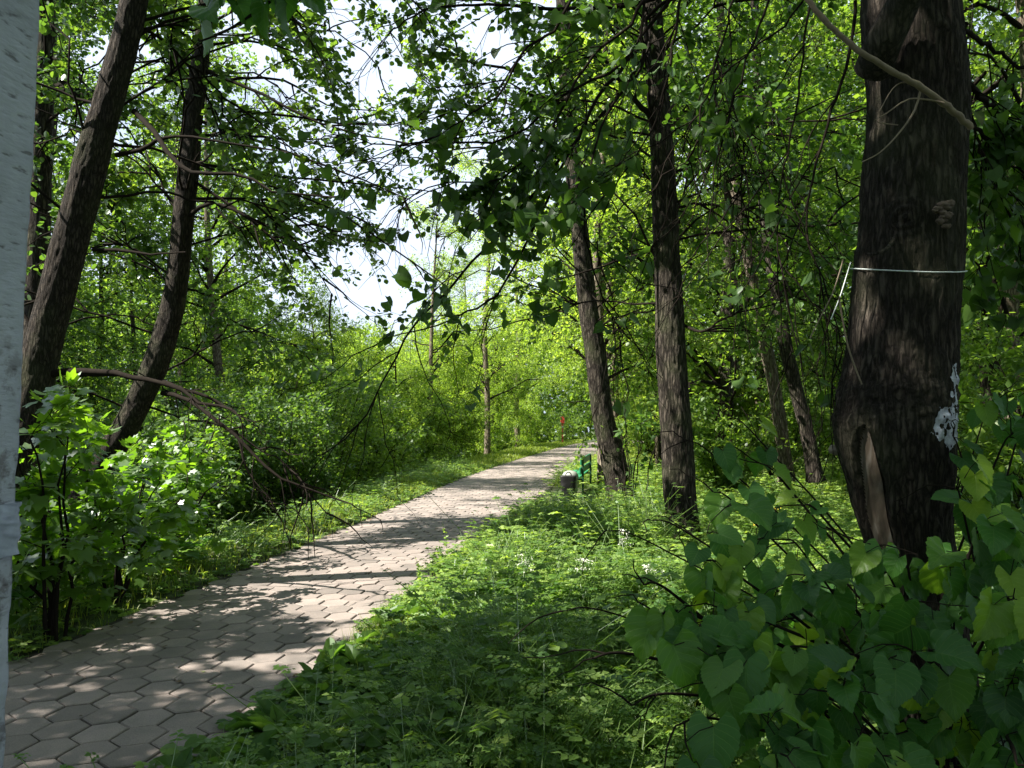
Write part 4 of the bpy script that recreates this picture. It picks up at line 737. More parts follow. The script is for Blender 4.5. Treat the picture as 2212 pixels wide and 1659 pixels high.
def thicket(kind, X, Y, rz, s, label, group, cat='bush', name='thicket_bush'):
    X = float(X); Y = float(Y)
    if kind not in SP:
        rng = np.random.default_rng({'dark': 501, 'mid': 502, 'fresh': 503}[kind]); stems = 12; H, W = 3.4, 1.3; a = np.zeros((stems, 8, 3)); q = np.linspace(0, 1, 8)
        for k in range(stems):
            an = rng.uniform(0, 6.28); ou = rng.uniform(.2, 1)*W; a[k] = np.stack([np.cos(an)*(ou*q**1.3 + .1), np.sin(an)*(ou*q**1.3 + .1), H*rng.uniform(.55, 1.1)*(q - .1*q**3) - .1], -1) + np.cumsum(rng.normal(0, .04, (8, 3)), 0)
        b = branch(rng, a, 8, 1.1, .08, 1, .4, 60, .25, .05, 5, .07); c = branch(rng, b, 6, .5, .1, 1, .3, 55, .15, 0, 3, .08)
        w_ = MB(); tubes(w_, a, taper(a, .018, .006), 5); w2 = MB(); tubes(w2, b, taper(b, .006, .002), 3, cap=False); lf, n = crown_leaves(rng, c, 16, .08, .095, DIA, (), False)
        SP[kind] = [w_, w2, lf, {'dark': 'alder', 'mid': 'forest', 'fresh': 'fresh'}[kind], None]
    e = empty(name, label, cat, group, (X, Y, float(gz(X, Y)) - .05), rz, s); q = SP[kind]
    if q[4] is None: q[4] = [q[0].build('stem', M['twig'], e), q[1].build('crown_wood', M['twig'], e), q[2].build('foliage', M[q[3]], e)]
    else:
        for o in q[4]: c = o.copy(); COL.objects.link(c); c.parent = e
ORD = 'first second third fourth fifth sixth seventh eighth ninth tenth eleventh twelfth thirteenth fourteenth fifteenth sixteenth seventeenth eighteenth nineteenth twentieth twenty-first'.split()
rng = np.random.default_rng(611)
for i in range(26):
    if i in (0, 2): continue
    Y = 9.5 + i*1.9; off = rng.uniform(1.3, 2.0) if i % 2 else rng.uniform(2.8, 4.4); X = eL(Y) - verge(Y) - off
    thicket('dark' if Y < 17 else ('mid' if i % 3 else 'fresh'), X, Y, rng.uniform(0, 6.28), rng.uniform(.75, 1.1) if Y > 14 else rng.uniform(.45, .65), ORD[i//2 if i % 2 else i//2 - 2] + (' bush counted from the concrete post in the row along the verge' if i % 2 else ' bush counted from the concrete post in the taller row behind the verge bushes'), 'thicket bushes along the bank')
for i, (X, Y, s) in enumerate(sorted([(-11, 20, 1.2), (-7.6, 17.5, 1.), (-12, 26, 1.3), (-9.5, 24, 1.2), (-11, 33, 1.4)], key=lambda q: q[1])):
    thicket('mid', X, Y, rng.uniform(0, 6.28), s, ORD[i] + ' bush along the water edge, counted away from the concrete post', 'waterside bushes')
for i, (x, Y, s) in enumerate([(1400, 33, 1.1), (1470, 36, 1.2), (1540, 33, 1.1), (1610, 37, 1.3), (1700, 33, 1.1), (1790, 30, 1.2), (1870, 27, 1.1), (1950, 30, 1.2), (2040, 26, 1.1), (2120, 24, 1.1), (2200, 20, 1.), (2260, 15, 1.), (1330, 47, 1.3), (1440, 45, 1.5), (1580, 45, 1.6), (1760, 45, 1.7), (1920, 42, 1.7), (2100, 38, 1.7), (2230, 32, 1.6), (1650, 26, .8), (2300, 10, .9)]):
    thicket('fresh' if i % 3 == 1 else 'mid', sx(x, Y), Y, rng.uniform(0, 6.28), s, ORD[i if i < 12 else i - 12 if i < 19 else i] + (' bush from the left along the near edge of the wood behind the glade' if i < 12 else ' bush from the left in the taller back row behind the glade' if i < 19 else ' green bush low in the undergrowth of the glade'), 'bushes at the far edge of the glade')
# ------------------------------------------------------------------ far woodland ring (one mass)
rng = np.random.default_rng(900); n = 260000
an = rng.uniform(-50, 62, n); dist = rng.uniform(58, 80, n); X = np.sin(R(an))*dist if False else np.sin(np.radians(an))*dist; Y = np.cos(np.radians(an))*dist
Hh = np.interp(an, [-50, -30, -20, -14, -8, -2, 3, 8, 20, 62], [13, 13, 12, 9, 8.5, 9.5, 13, 20, 24, 24])*(0.75 + .5*fbm(np.stack([an*.35, dist*.1, an*0], -1), 3, 21))
zz = Hh*rng.uniform(0, 1, n)**.8; P = np.stack([X, Y, gz(X, Y)*0 + zz - 1.], -1)
cl = fbm(P*.35, 3, 22); kp = cl > .40; P = P[kp]; nr = rdir(rng, len(P)); nr[:, 2] = np.abs(nr[:, 2]) + .5
mb = MB(); leaves(mb, P, rdir(rng, len(P), -.3), nrm(nr), rng.uniform(.25, .6, len(P)), DIA, np.clip(cl[kp]*1.3 - .2 + rng.uniform(-.3, .3, len(P)), 0, 1))
tag(mb.build('distant_woodland', M['forest'], smooth=False), 'far mass of green woodland closing the view', 'woodland', kind='stuff')
# ------------------------------------------------------------------ ground vegetation
def scatter(rng, n, x0, x1, y0, y1, pw=1.): 
    Y = y0 + (y1 - y0)*rng.uniform(0, 1, n)**pw; X = rng.uniform(x0, x1, n); return X, Y
def grass_blades(mb, rng, X, Y, h, wd, tone):
    n = len(X); z = gz(X, Y) - .01; B = np.stack([X, Y, z], -1); d = rng.normal(size=(n, 3)); d[:, 2] = 0; d = nrm(d); s = np.cross(d, [0, 0, 1.])
    ln = h*rng.uniform(.5, 1.2, n); lean = rng.uniform(.1, .7, n); P = []
    for t_, w0 in ((0, 1.), (.5, .8), (1., .05)):
        c = B + d*(ln*lean*t_**2)[:, None]; c[:, 2] += ln*t_*(1 - .3*lean*t_); P += [c - s*(wd*w0)[:, None]/2, c + s*(wd*w0)[:, None]/2]
    V = np.stack(P, 1); F = (np.arange(n)[:, None, None]*6 + np.array([[0, 1, 3, 2], [2, 3, 5, 4]])[None]).reshape(-1, 4); mb.add(V, F, np.repeat(tone, 6))
def herbs(mb, mw, rng, X, Y, h, lsz, nleaf, pairs, tone, T=DIA):
    h = h*(.55 + 1.5*np.clip((fbm(np.stack([X*1.3, Y*1.3, X*0 + 9], -1), 3, 71) - .35)*2.4, 0, 1))*np.exp(rng.normal(0, .22, len(X)))
    """compound leaves on arching stalks; each plant nleaf stalks, each with terminal + pairs of leaflets"""
    n = len(X); k = nleaf; B = np.repeat(np.stack([X, Y, gz(X, Y)], -1), k, 0); m = n*k; a = rng.uniform(0, 6.28, m); d = np.stack([np.cos(a), np.sin(a), 0*a], -1)
    H = np.repeat(h, k)*rng.uniform(.45, 1.1, m); o = rng.uniform(.25, .8, m)*H; tip = B + d*o[:, None]; tip[:, 2] += H; mid = B + d*(o*.3)[:, None]; mid[:, 2] += H*.65
    tubes(mw, np.stack([B, mid, tip], 1), np.full((m, 3), .0016), 3, tone=.6, cap=False)
    rd = nrm(tip - mid); sd = nrm(np.cross(rd, [0, 0, 1.])); upv = np.cross(sd, rd); tn = np.repeat(tone, k) + rng.normal(0, .12, m); ls = np.repeat(lsz, k)*rng.uniform(.7, 1.2, m)
    rd2 = nrm(rd*np.array([1, 1, .2]) + np.array([0, 0, -.1])); nup = nrm(upv + rng.normal(0, .25, (m, 3)) + np.array([0, 0, .8]))
    leaves(mb, tip, rd2, nup, ls, T, np.clip(tn, 0, 1))
    for q in range(pairs):
        f = ls*(.45 + .55*q); sz_ = ls*(.95 - .10*q)
        for sg in (-1, 1):
            leaves(mb, tip - rd2*(f*.9)[:, None] + rng.normal(0, .003, (m, 3)), nrm(sd*sg + rd2*.45 + np.array([0, 0, -.12])), nup, sz_, T, np.clip(tn, 0, 1))
rng = np.random.default_rng(55)
herb, stalk = MB(), MB()
def right_ok(X, Y, m=.0): return ~((X > .1) & (X < 1.75) & (Y > 14.0) & (Y < 17.7)) & (X > eR(Y) - .10 + m + .12*(fbm(np.stack([Y*1.5, X*0, X*0], -1), 2, 8) - .5))
# near mixed cover
X, Y = scatter(rng, 5200, -2.6, 4.2, 1.6, 6.5); k = right_ok(X, Y); X, Y = X[k], Y[k]
edge = np.clip((X - eR(Y))/.6, .3, 1); kind_ = fbm(np.stack([X*1.1, Y*1.1, X*0], -1), 3, 60)
k = kind_ < .5
herbs(herb, stalk, rng, X[k], Y[k], (.10 + .16*rng.uniform(size=k.sum()))*edge[k] + .03, rng.uniform(.045, .075, k.sum()), 5, 1, rng.uniform(.1, .55, k.sum()), OVAL)
k = ~k
herbs(herb, stalk, rng, X[k], Y[k], (.12 + .20*rng.uniform(size=k.sum()))*edge[k] + .03, rng.uniform(.026, .042, k.sum()), 5, 4, rng.uniform(.2, .75, k.sum()), DIA)
X, Y = scatter(rng, 9000, -1.6, 7.5, 6.0, 13); k = right_ok(X, Y); X, Y = X[k], Y[k]
edge = np.clip((X - eR(Y))/.6, .35, 1)
herbs(herb, stalk, rng, X, Y, (.12 + .18*rng.uniform(size=len(X)))*edge + .03, rng.uniform(.03, .06, len(X)), 4, 2, rng.uniform(.3, .95, len(X)), DIA)
X, Y = scatter(rng, 9000, .0, 16, 12, 26); k = right_ok(X, Y); X, Y = X[k], Y[k]
herbs(herb, stalk, rng, X, Y, .10 + .15*rng.uniform(size=len(X)), rng.uniform(.06, .10, len(X)), 3, 1, rng.uniform(.4, 1, len(X)), DIA)
# left verge herbs
X, Y = scatter(rng, 12000, -6.5, 1.5, 2.5, 26); dl = eL(Y) - X; k = (dl > -.03) & (dl < verge(Y) + 1.2); X, Y, dl = X[k], Y[k], dl[k]
herbs(herb, stalk, rng, X, Y, (.07 + .14*rng.uniform(size=len(X)))*np.clip(dl/.5 + .25, .3, 1.2), rng.uniform(.035, .06, len(X)), 4, 2, rng.uniform(.25, .9, len(X)), DIA)
# broad rosette leaves in the foreground
X, Y = scatter(rng, 900, -1.6, 3.5, 1.9, 6.0); k = right_ok(X, Y, .1); X, Y = X[k], Y[k]; n = len(X); kk = 5
B = np.repeat(np.stack([X, Y, gz(X, Y) + .03], -1), kk, 0); a = rng.uniform(0, 6.28, n*kk); ax = np.stack([np.cos(a), np.sin(a), rng.uniform(.5, 1.6, n*kk)], -1); nr = np.stack([-np.cos(a), -np.sin(a), rng.uniform(.8, 1.5, n*kk)], -1)
SL = (OVAL[0]*np.array([.55, 1, 1]), OVAL[1]); leaves(herb, B, ax, nrm(nr), rng.uniform(.10, .20, n*kk), SL, np.repeat(rng.uniform(0, .6, n), kk), rng.uniform(1, 4, n*kk))
tag(herb.build('ground_herbs', M['herb'], smooth=False), 'dense low weeds and parsley leaves covering the ground beside the path', 'weeds', kind='stuff'); print('herb verts', herb.n)
tag(stalk.build('herb_stalks', M['herb'], smooth=False), 'thin green stalks of the low weeds', 'weed stalks', kind='stuff')
gr = MB()
X, Y = scatter(rng, 26000, -2.0, 5.5, 1.8, 9); k = right_ok(X, Y, -.03) & (fbm(np.stack([X*.8, Y*.8, X*0 + 4], -1), 3, 61) > .42); X, Y = X[k], Y[k]; grass_blades(gr, rng, X, Y, .20, np.full(len(X), .0045), rng.uniform(.1, 1, len(X)))
X, Y = scatter(rng, 90000, -.5, 26, 8, 48, .9); k = right_ok(X, Y, -.02); X, Y = X[k], Y[k]; grass_blades(gr, rng, X, Y, .22, .006 + Y*.0006, rng.uniform(.2, 1, len(X)))
X, Y = scatter(rng, 150000, -6.5, 5, 2.5, 58); dl = eL(Y) - X; k = (dl > -.04) & (dl < verge(Y) + .6); X, Y, dl = X[k], Y[k], dl[k]; grass_blades(gr, rng, X, Y, .17*np.clip(dl*2 + .4, .3, 1.15), .004 + Y*.0006, rng.uniform(.2, 1, len(X)))
X, Y = scatter(rng, 16000, -10, -2, 0, 40); dl = eL(Y) - X; k = (dl > verge(Y)) & (dl < 6); X, Y = X[k], Y[k]; grass_blades(gr, rng, X, Y, .25, .006 + Y*.0005, rng.uniform(.0, .6, len(X)))
tag(gr.build('grass', M['grass'], smooth=False), 'fresh green grass on both sides of the paved path', 'grass', kind='stuff'); print('grass verts', gr.n)
# litter
lt = MB(); n = 3600; X, Y = scatter(rng, n, -4, 1.2, 2.8, 18); inb = (X > eL(Y)) & (X < eR(Y)); ed = np.minimum(X - eL(Y), eR(Y) - X); k = inb & ((ed < .16) | (rng.uniform(size=n) < .035)); X, Y = X[k], Y[k]; n = len(X)
ax = rdir(rng, n); ax[:, 2] *= .1; nr = rdir(rng, n)*.3 + np.array([0, 0, 1.]); leaves(lt, np.stack([X, Y, np.full(n, .008)], -1), ax, nrm(nr), rng.uniform(.015, .045, n), OVAL, rng.uniform(0, 1, n), rng.uniform(0, 3, n))
m, t, o = newmat('dry_leaf'); a_ = N_(t, 'ShaderNodeAttribute', attribute_name='tone'); c = ramp(t, a_.outputs['Fac'], [(0, (.03, .02, .012)), (.6, (.12, .08, .04)), (.85, (.25, .20, .10)), (1, (.22, .28, .12))]); p = N_(t, 'ShaderNodeBsdfPrincipled', Roughness=.8); t.links.new(c.outputs['Color'], p.inputs['Base Color']); t.links.new(p.outputs[0], o.inputs['Surface'])
tag(lt.build('leaf_litter', m), 'scattered fallen leaves and bits on the pavers', 'leaf litter', kind='stuff')
# tall single weeds
def weed(label, x, y, Y, H, seed, flower=None, lsz=.05):
    rng = np.random.default_rng(seed); X = sx(x, Y); z0 = float(gz(X, Y)); base = np.array([X, Y, z0]); e = empty('flowering_weed' if flower else 'tall_weed', label, 'weed', 'single tall weeds in the grass', base)
    s = np.linspace(0, 1, 10); q = base + np.stack([.05*np.sin(s*2 + seed), .04*s, s*H], -1) + np.cumsum(rng.normal(0, .003, (10, 3)), 0)
    w_ = MB(); tubes(w_, q[None], np.linspace(.0035, .0015, 10)[None], 5); lf = MB(); nl_ = 26; t_ = rng.uniform(.1, .98, nl_); P = np.stack([np.interp(t_, s, q[:, k]) for k in range(3)], -1); ax = rdir(rng, nl_); ax[:, 2] = .35
    leaves(lf, P, nrm(ax), rdir(rng, nl_, 2.), lsz*(1.3 - t_), OVAL if not flower else DIA, rng.uniform(.6, 1, nl_))
    if flower:
        fl = MB(); c = branch(rng, q[None][:, 5:], 9, H*.28, .2, 1, .1, 35, 0, .3, 3, .02); tubes(w_, c, taper(c, .0015, .001), 3)
        for tp in c[:, -1]:
            nn = 22; o_ = rng.normal(0, .022, (nn, 3)); o_[:, 2] *= .25; leaves(fl, tp + o_, rdir(rng, nn), rdir(rng, nn, 2.), .011, DIA, rng.uniform(0, 1, nn))
        fl.build('flower_head', M[flower], e, loc=base)
    w_.build('stem', M['herb'], e, loc=base); lf.build('foliage', M['herb'], e, loc=base)
M['whiteflower'] = plain('white_petals', (.72, .74, .66), .8, .1); M['yellowflower'] = plain('yellow_petals', (.65, .50, .05), .8, .1)
for a_ in [('tall weed with small leaves standing at the edge of the pavers', 958, 1200, 8.3, .50, 1), ('tall leafy weed close left of the straight trunk foot', 1428, 1150, 9.6, .62, 2), ('pale leafy weed in the sun left of the taller one', 1380, 1170, 9.0, .5, 3), ('thin weed in the glade right of the straight trunk', 1660, 1130, 8.6, .75, 4), ('weed with pointed leaves near the leaning pair', 1720, 1110, 8.0, .6, 6), ('short weed at the paver edge nearest the viewer', 700, 1480, 4.3, .32, 7), ('low weed beside the sunny part of the paver edge', 905, 1260, 7.2, .33, 8)]: weed(*a_)
for a_ in [('white umbel flowers at the top of the sunny weed patch', 1350, 1250, 6.9, .48, 11, 'whiteflower'), ('white umbels in the middle of the sunny weed patch', 1240, 1300, 6.0, .42, 12, 'whiteflower'), ('small white umbels left in the sunny weed patch', 1120, 1310, 6.3, .36, 13, 'whiteflower'), ('white umbels under the bright right end of the patch', 1420, 1330, 5.6, .42, 14, 'whiteflower'), ('faint white umbels in the shaded near weeds', 1090, 1470, 4.4, .30, 15, 'whiteflower'), ('yellow flowered weed by the shoots', 1650, 1200, 7.4, .6, 17, 'yellowflower')]: weed(*a_)
# burdock leaves on the left verge
def burdock(label, x, y, Y, seed, n=4, sz=.28):
    rng = np.random.default_rng(seed); X = sx(x, Y); base = np.array([X, Y, float(gz(X, Y))]); e = empty('burdock', label, 'plant', None, base); lf, w_ = MB(), MB(); a = rng.uniform(0, 6.28, n); d = np.stack([np.cos(a), np.sin(a), 0*a], -1)
    tip = base + d*.14 + np.array([0, 0, .26])*rng.uniform(.7, 1.1, (n, 1)); tubes(w_, np.stack([np.repeat(base[None], n, 0), (base + tip)/2 + d*-.02, tip], 1), np.full((n, 3), .005), 5); leaves(lf, tip, nrm(d + np.array([0, 0, -.15])), nrm(-d*.4 + np.array([0, 0, 1.])), sz*rng.uniform(.7, 1.1, n), HEART, rng.uniform(.4, .9, n), rng.uniform(1, 2.5, n))
    w_.build('stem', M['herb'], e, loc=base); lf.build('leaf', M['linden_near'], e, uv=True, loc=base)
burdock('large-leaved burdock at the sunny end of the left verge', 370, 1240, 7.9, 1); burdock('large-leaved burdock low by the concrete post', 75, 1380, 6.2, 2, 3, .3); burdock('small burdock in the verge beyond the sunny one', 420, 1225, 8.6, 3, 3, .2)
# ------------------------------------------------------------------ concrete post
def post():
    Yc = 1.42; hw_ = .145; X0 = -.957 - hw_; n1, n2 = 420, 34
    base = np.array([X0, Yc, float(gz(X0, Yc))]); e = empty('concrete_post', 'pale grey square concrete post at the left edge, tape wrapped round it', 'post', loc=base)
    zs = np.linspace(-.25, 5.2, n1); per = []
    for k in range(4):
        a = np.linspace(-1, 1, n2, endpoint=False); ca, sa = [(1, 0), (0, 1), (-1, 0), (0, -1)][k]
        x, y = a, -np.ones_like(a); f = np.clip((1 - np.abs(a))/.10, 0, 1); y = -1 + (1 - f)**2*.06
        per.append(np.stack([x*ca - y*sa, x*sa + y*ca], -1))
    pr = np.concatenate(per); m_ = len(pr); rot_ = R(-14); pr = pr @ np.array([[math.cos(rot_), math.sin(rot_)], [-math.sin(rot_), math.cos(rot_)]])
    Z = np.broadcast_to(zs[:, None], (n1, m_)); sc_ = hw_*.82*(1 - .012*zs)[:, None]
    q = np.stack([pr[None, :, 0]*sc_, pr[None, :, 1]*sc_, Z], -1); dsp = (fbm(q*np.array([22, 22, 18]), 4, 33) - .5)*.007 + (fbm(q*3, 2, 34) - .5)*.006
    V = q + np.concatenate([pr[None]*dsp[..., None], 0*Z[..., None]], -1) + np.array([X0, Yc, 0]) + (Z[..., None] - 1.4)*np.array([.024, 0, 0]); i = np.arange(n1 - 1)[:, None]*m_; j = np.arange(m_)[None]; j2 = (j + 1) % m_
    mb = MB().add(V, [np.stack([i + j, i + j2, i + m_ + j2, i + m_ + j], -1).reshape(-1, 4), (np.arange(m_) + (n1 - 1)*m_)[None]])
    m, t, o = newmat('post_concrete'); L = t.links.new; g = N_(t, 'ShaderNodeTexCoord')
    a1 = N_(t, 'ShaderNodeTexNoise', Scale=5., Detail=8., Roughness=.7); L(g.outputs['Object'], a1.inputs['Vector']); c = ramp(t, a1.outputs['Fac'], [(.3, (.35, .37, .44)), (.5, (.45, .475, .57)), (.7, (.53, .555, .65))])
    mp_ = N_(t, 'ShaderNodeMapping'); mp_.inputs['Scale'].default_value = (1, 1, 3.); L(g.outputs['Object'], mp_.inputs[0])
    a2 = N_(t, 'ShaderNodeTexNoise', Scale=26., Detail=5.); L(mp_.outputs[0], a2.inputs['Vector']); r2 = ramp(t, a2.outputs['Fac'], [(.30, (.45, .43, .42)), (.40, (1, 1, 1))])
    sz_ = N_(t, 'ShaderNodeSeparateXYZ'); L(g.outputs['Object'], sz_.inputs[0]); r3 = ramp(t, sz_.outputs[2], [(0, (1, 1, 1)), (1, (0, 0, 0))])
    a3 = N_(t, 'ShaderNodeTexNoise', Scale=9., Detail=6., Roughness=.7); L(g.outputs['Object'], a3.inputs['Vector']); r4 = ramp(t, a3.outputs['Fac'], [(.53, (1, 1, 1)), (.60, (.50, .46, .44))])
    mr = N_(t, 'ShaderNodeMapRange'); L(sz_.outputs[2], mr.inputs[0]); mr.inputs[1].default_value = 1.6; mr.inputs[2].default_value = 1.75; mr.inputs[3].default_value = 1; mr.inputs[4].default_value = .12
    x1 = N_(t, 'ShaderNodeMix', data_type='RGBA', blend_type='MULTIPLY'); x1.inputs['Factor'].default_value = 1; L(c.outputs['Color'], x1.inputs['A']); L(r2.outputs['Color'], x1.inputs['B'])
    x2 = N_(t, 'ShaderNodeMix', data_type='RGBA', blend_type='MULTIPLY'); L(mr.outputs[0], x2.inputs['Factor']); L(x1.outputs['Result'], x2.inputs['A']); L(r4.outputs['Color'], x2.inputs['B'])
    b1 = N_(t, 'ShaderNodeBump', Strength=1., Distance=.004); L(a2.outputs['Fac'], b1.inputs['Height']); p = N_(t, 'ShaderNodeBsdfPrincipled', Roughness=.9); L(x2.outputs['Result'], p.inputs['Base Color']); L(b1.outputs[0], p.inputs['Normal']); L(p.outputs[0], o.inputs['Surface'])
    mb.build('shaft', m, e, loc=base)
    # plastic tape wound round
    zt = np.linspace(1.285, 1.385, 60); Z = np.broadcast_to(zt[:, None], (60, m_)); sc_ = hw_*.82*(1 - .012*zt)[:, None]; ph = np.arctan2(pr[:, 1], pr[:, 0])[None]
    wr = (1 - np.abs(fbm(np.stack([Z*45 + ph*2.2, ph*2.5 + Z*12, 0*Z], -1), 3, 4)*2 - 1))*.011 - .008
    q = np.stack([pr[None, :, 0]*sc_, pr[None, :, 1]*sc_, Z + .006*np.sin(ph*3)], -1); V = q + np.concatenate([pr[None]*(.006 + wr*.8)[..., None], 0*Z[..., None]], -1) + np.array([X0, Yc, 0])
    i = np.arange(59)[:, None]*m_; tp = MB().add(V, np.stack([i + j, i + j2, i + m_ + j2, i + m_ + j], -1).reshape(-1, 4))
    tag(tp.build('tape', plain('clear_tape', (.38, .41, .54), .25, .2, 30, .001, spec=.6), e, loc=base), 'wrinkled bluish plastic tape')
    pt = MB(); rg = np.random.default_rng(3)
    for k in range(26):
        x = X0 + rg.uniform(.0, .10); z = rg.uniform(1.50, 1.57); yy = Yc - .1205 - (.004 if True else 0)
        c_, s_ = math.cos(rot_), math.sin(rot_); lx = rg.uniform(.02, .8)*hw_*.82; ly = -hw_*.82 - .0045; wx_, wy_ = X0 + lx*c_ + ly*-s_*-1*0 + 0, 0
        P0 = np.array([lx*c_ - ly*s_*-1*1, 0, 0]); v = np.array([lx, ly]) @ np.array([[c_, s_], [-s_, c_]]); hh = rg.uniform(.006, .02); w2 = rg.uniform(.001, .003)*hw_*8
        dv = np.array([1, 0]) @ np.array([[c_, s_], [-s_, c_]])*w2
        pt.add([[X0 + v[0] - dv[0], Yc + v[1] - dv[1], z], [X0 + v[0] + dv[0], Yc + v[1] + dv[1], z + .002], [X0 + v[0] + dv[0]*.6, Yc + v[1] + dv[1]*.6, z + hh], [X0 + v[0] - dv[0], Yc + v[1] - dv[1], z + hh*.8]], np.array([[0, 1, 2, 3]]))
    tag(pt.build('paint_smear', plain('blue_paint', (.16, .34, .62), .7, .3, 60), e, loc=base), 'faint smear of light blue paint')
post()
# ------------------------------------------------------------------ bench, bin, bag, marker
def boxm(mb, c, h, R3=np.eye(3), bev=.004, tone=.5):
    c = np.asarray(c, float); h = np.asarray(h, float); V = []; idx = {}
    for sx_ in (-1, 1):
        for sy in (-1, 1):
            for sz_ in (-1, 1):
                for ax in range(3):
                    p = np.array([sx_, sy, sz_])*(h - bev); p[ax] += [sx_, sy, sz_][ax]*bev; idx[(sx_, sy, sz_, ax)] = len(V); V.append(c + R3 @ p)
    F4, F3 = [], []
    for ax in range(3):
        o1, o2 = [a for a in range(3) if a != ax]
        for s in (-1, 1):
            ring = []
            for a, b_ in ((-1, -1), (1, -1), (1, 1), (-1, 1)):
                k = [0, 0, 0]; k[ax] = s; k[o1] = a; k[o2] = b_; ring.append(idx[(*k, ax)])
            F4.append(ring)
        for a in (-1, 1):
            for b_ in (-1, 1):
                k0 = [0, 0, 0]; k0[ax] = -1; k0[o1] = a; k0[o2] = b_; k1 = list(k0); k1[ax] = 1
                F4.append([idx[(*k0, o1)], idx[(*k0, o2)], idx[(*k1, o2)], idx[(*k1, o1)]])
    for sx_ in (-1, 1):
        for sy in (-1, 1):
            for sz_ in (-1, 1): F3.append([idx[(sx_, sy, sz_, a)] for a in range(3)])
    mb.add(np.array(V), [np.array(F4), np.array(F3)], tone)
def bench():
    p0 = np.array([1.37, 15.4]); p1 = np.array([1.76, 17.5]); u = nrm(p1 - p0); f = np.array([-u[1], u[0]])   # u along, f towards the path
    Lb = np.linalg.norm(p1 - p0); base = np.array([*p0, float(gz(*p0))]); z0 = -.01
    R3 = np.array([[u[0], f[0], 0], [u[1], f[1], 0], [0, 0, 1]])
    e = empty('park_bench', 'green slatted bench standing at the right edge of the path', 'bench', loc=base)
    def W(a, b_, z): return np.array([p0[0] + u[0]*a + f[0]*b_, p0[1] + u[1]*a + f[1]*b_, z0 + z])
    gm = plain('green_bench_paint', (.022, .20, .10), .4, .2, 12, .001); dm = plain('dark_green_steel', (.012, .06, .035), .5, .3, 20)
    bk = MB()
    for z in (.50, .69): boxm(bk, W(Lb/2, .0 - (z - .4)*.10 + .02, z + .04), (Lb/2 + .06, .014, .068), R3)
    bk.build('backrest', gm, e, smooth=False, loc=base)
    st = MB()
    for b_ in (.07, .19, .31): boxm(st, W(Lb/2, b_, .41), (Lb/2 + .06, .052, .016), R3)
    st.build('seat', gm, e, smooth=False, loc=base)
    for a in (.12, Lb - .12):
        l = MB(); boxm(l, W(a, .0 - .03, .42), (.02, .022, .36), R3); boxm(l, W(a, .30, .19), (.02, .02, .20), R3); boxm(l, W(a, .14, .368), (.02, .17, .018), R3); l.build('leg_frame', dm, e, smooth=False, loc=base)
bench()
def lathe(mb, c, prof_, n=28, tone=.5):
    th = np.arange(n)*2*math.pi/n; V = np.array([[[c[0] + r*math.cos(a), c[1] + r*math.sin(a), c[2] + z] for a in th] for r, z in prof_]); m_ = len(prof_); i = np.arange(m_ - 1)[:, None]*n; j = np.arange(n)[None]; j2 = (j + 1) % n
    mb.add(V, np.stack([i + j, i + j2, i + n + j2, i + n + j], -1).reshape(-1, 4), tone)
bc = np.array([at(1232, 1060, 14.9)[0], 14.9, 0.]); e = empty('litter_bin', 'pale rounded litter bin at the near end of the green bench', 'bin', loc=bc)
mb = MB(); lathe(mb, bc, [(.001, .02), (.11, .02), (.13, .10), (.15, .40), (.160, .45), (.155, .49), (.125, .54), (.07, .57), (.001, .58)]); mb.build('bin_body', plain('pale_bin_paint', (.24, .26, .24), .6, .2, 14, .002), e, loc=bc)
mb = MB(); lathe(mb, bc, [(.160, .43), (.168, .435), (.168, .455), (.160, .46)]); mb.build('rim', plain('bin_rim', (.25, .28, .26), .5), e, loc=bc)
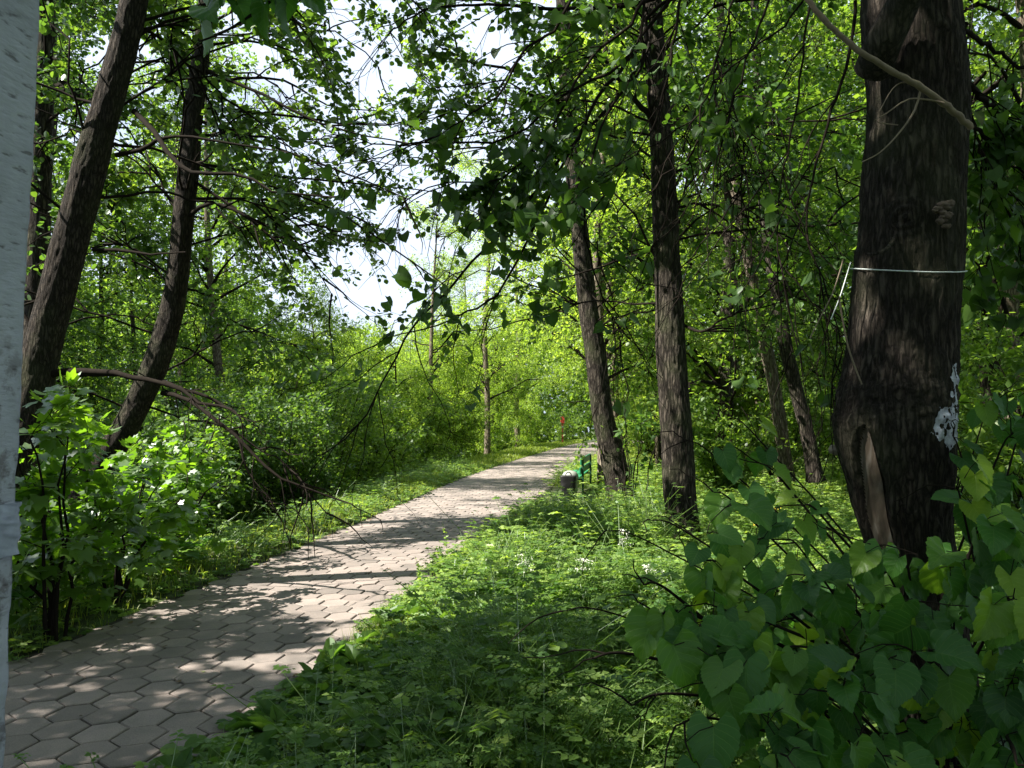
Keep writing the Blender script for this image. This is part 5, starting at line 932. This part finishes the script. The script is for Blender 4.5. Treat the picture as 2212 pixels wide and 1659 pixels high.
gc = np.array([at(1228, 1060, 14.62)[0], 14.62, 0.]); e = empty('bag', 'black bag with a loop handle in front of the pale bin', 'bag', loc=gc)
V = []; nn = 30; zs = np.linspace(.06, .50, 16)
for z in zs:
    f = (z - .06)/.44; wx_, wy_ = .10 + .055*f**.7, .06 + .02*f
    for k in range(nn):
        a = k*2*math.pi/nn; c_, s_ = math.cos(a), math.sin(a); V.append([gc[0] + math.copysign(abs(c_)**.6, c_)*wx_, gc[1] + math.copysign(abs(s_)**.6, s_)*wy_, z])
V = np.array(V); V += (fbm(V*14, 3, 6) - .5)[:, None]*np.array([.02, .02, .012]); i = np.arange(15)[:, None]*nn; j = np.arange(nn)[None]; j2 = (j + 1) % nn
mb = MB().add(V, [np.stack([i + j, i + j2, i + nn + j2, i + nn + j], -1).reshape(-1, 4), (np.arange(nn) + 15*nn)[None], np.arange(nn)[::-1][None]]); bm_ = plain('black_bag_cloth', (.008, .008, .010), .6, .3, 30, .003); mb.build('bag_body', bm_, e, loc=gc)
mb = MB(); a = np.linspace(0, math.pi, 16); tubes(mb, np.stack([gc[0] + .055*np.cos(a), gc[1] - .02 + 0*a, .49 + .075*np.sin(a)], -1)[None], np.full((1, 16), .009), 8); mb.build('handle', bm_, e, loc=gc)
for s in (-1, 1):
    mb = MB(); tubes(mb, np.array([[[gc[0] + s*.09, gc[1], .22], [gc[0] + s*.12, gc[1], .1], [gc[0] + s*.155, gc[1], -.02]]]), np.full((1, 3), .006), 6); mb.build('leg', bm_, e, loc=gc)
mpx = np.array([sx(1215, 50), 50., 0.]); mpx[2] = float(gz(mpx[0], mpx[1])); e = empty('marker_post', 'thin red post far off at the left of the path bend', 'post', loc=mpx)
mb = MB(); boxm(mb, mpx + np.array([0, 0, .6]), (.05, .05, .75)); mb.build('shaft', plain('rusty_red_paint', (.22, .05, .03), .7, .35, 10), e, smooth=False, loc=mpx)
mb = MB(); boxm(mb, mpx + np.array([0, 0, 1.62]), (.13, .06, .26), bev=.02); mb.build('head', plain('red_paint', (.50, .06, .04), .6, .2, 10), e, smooth=False, loc=mpx)
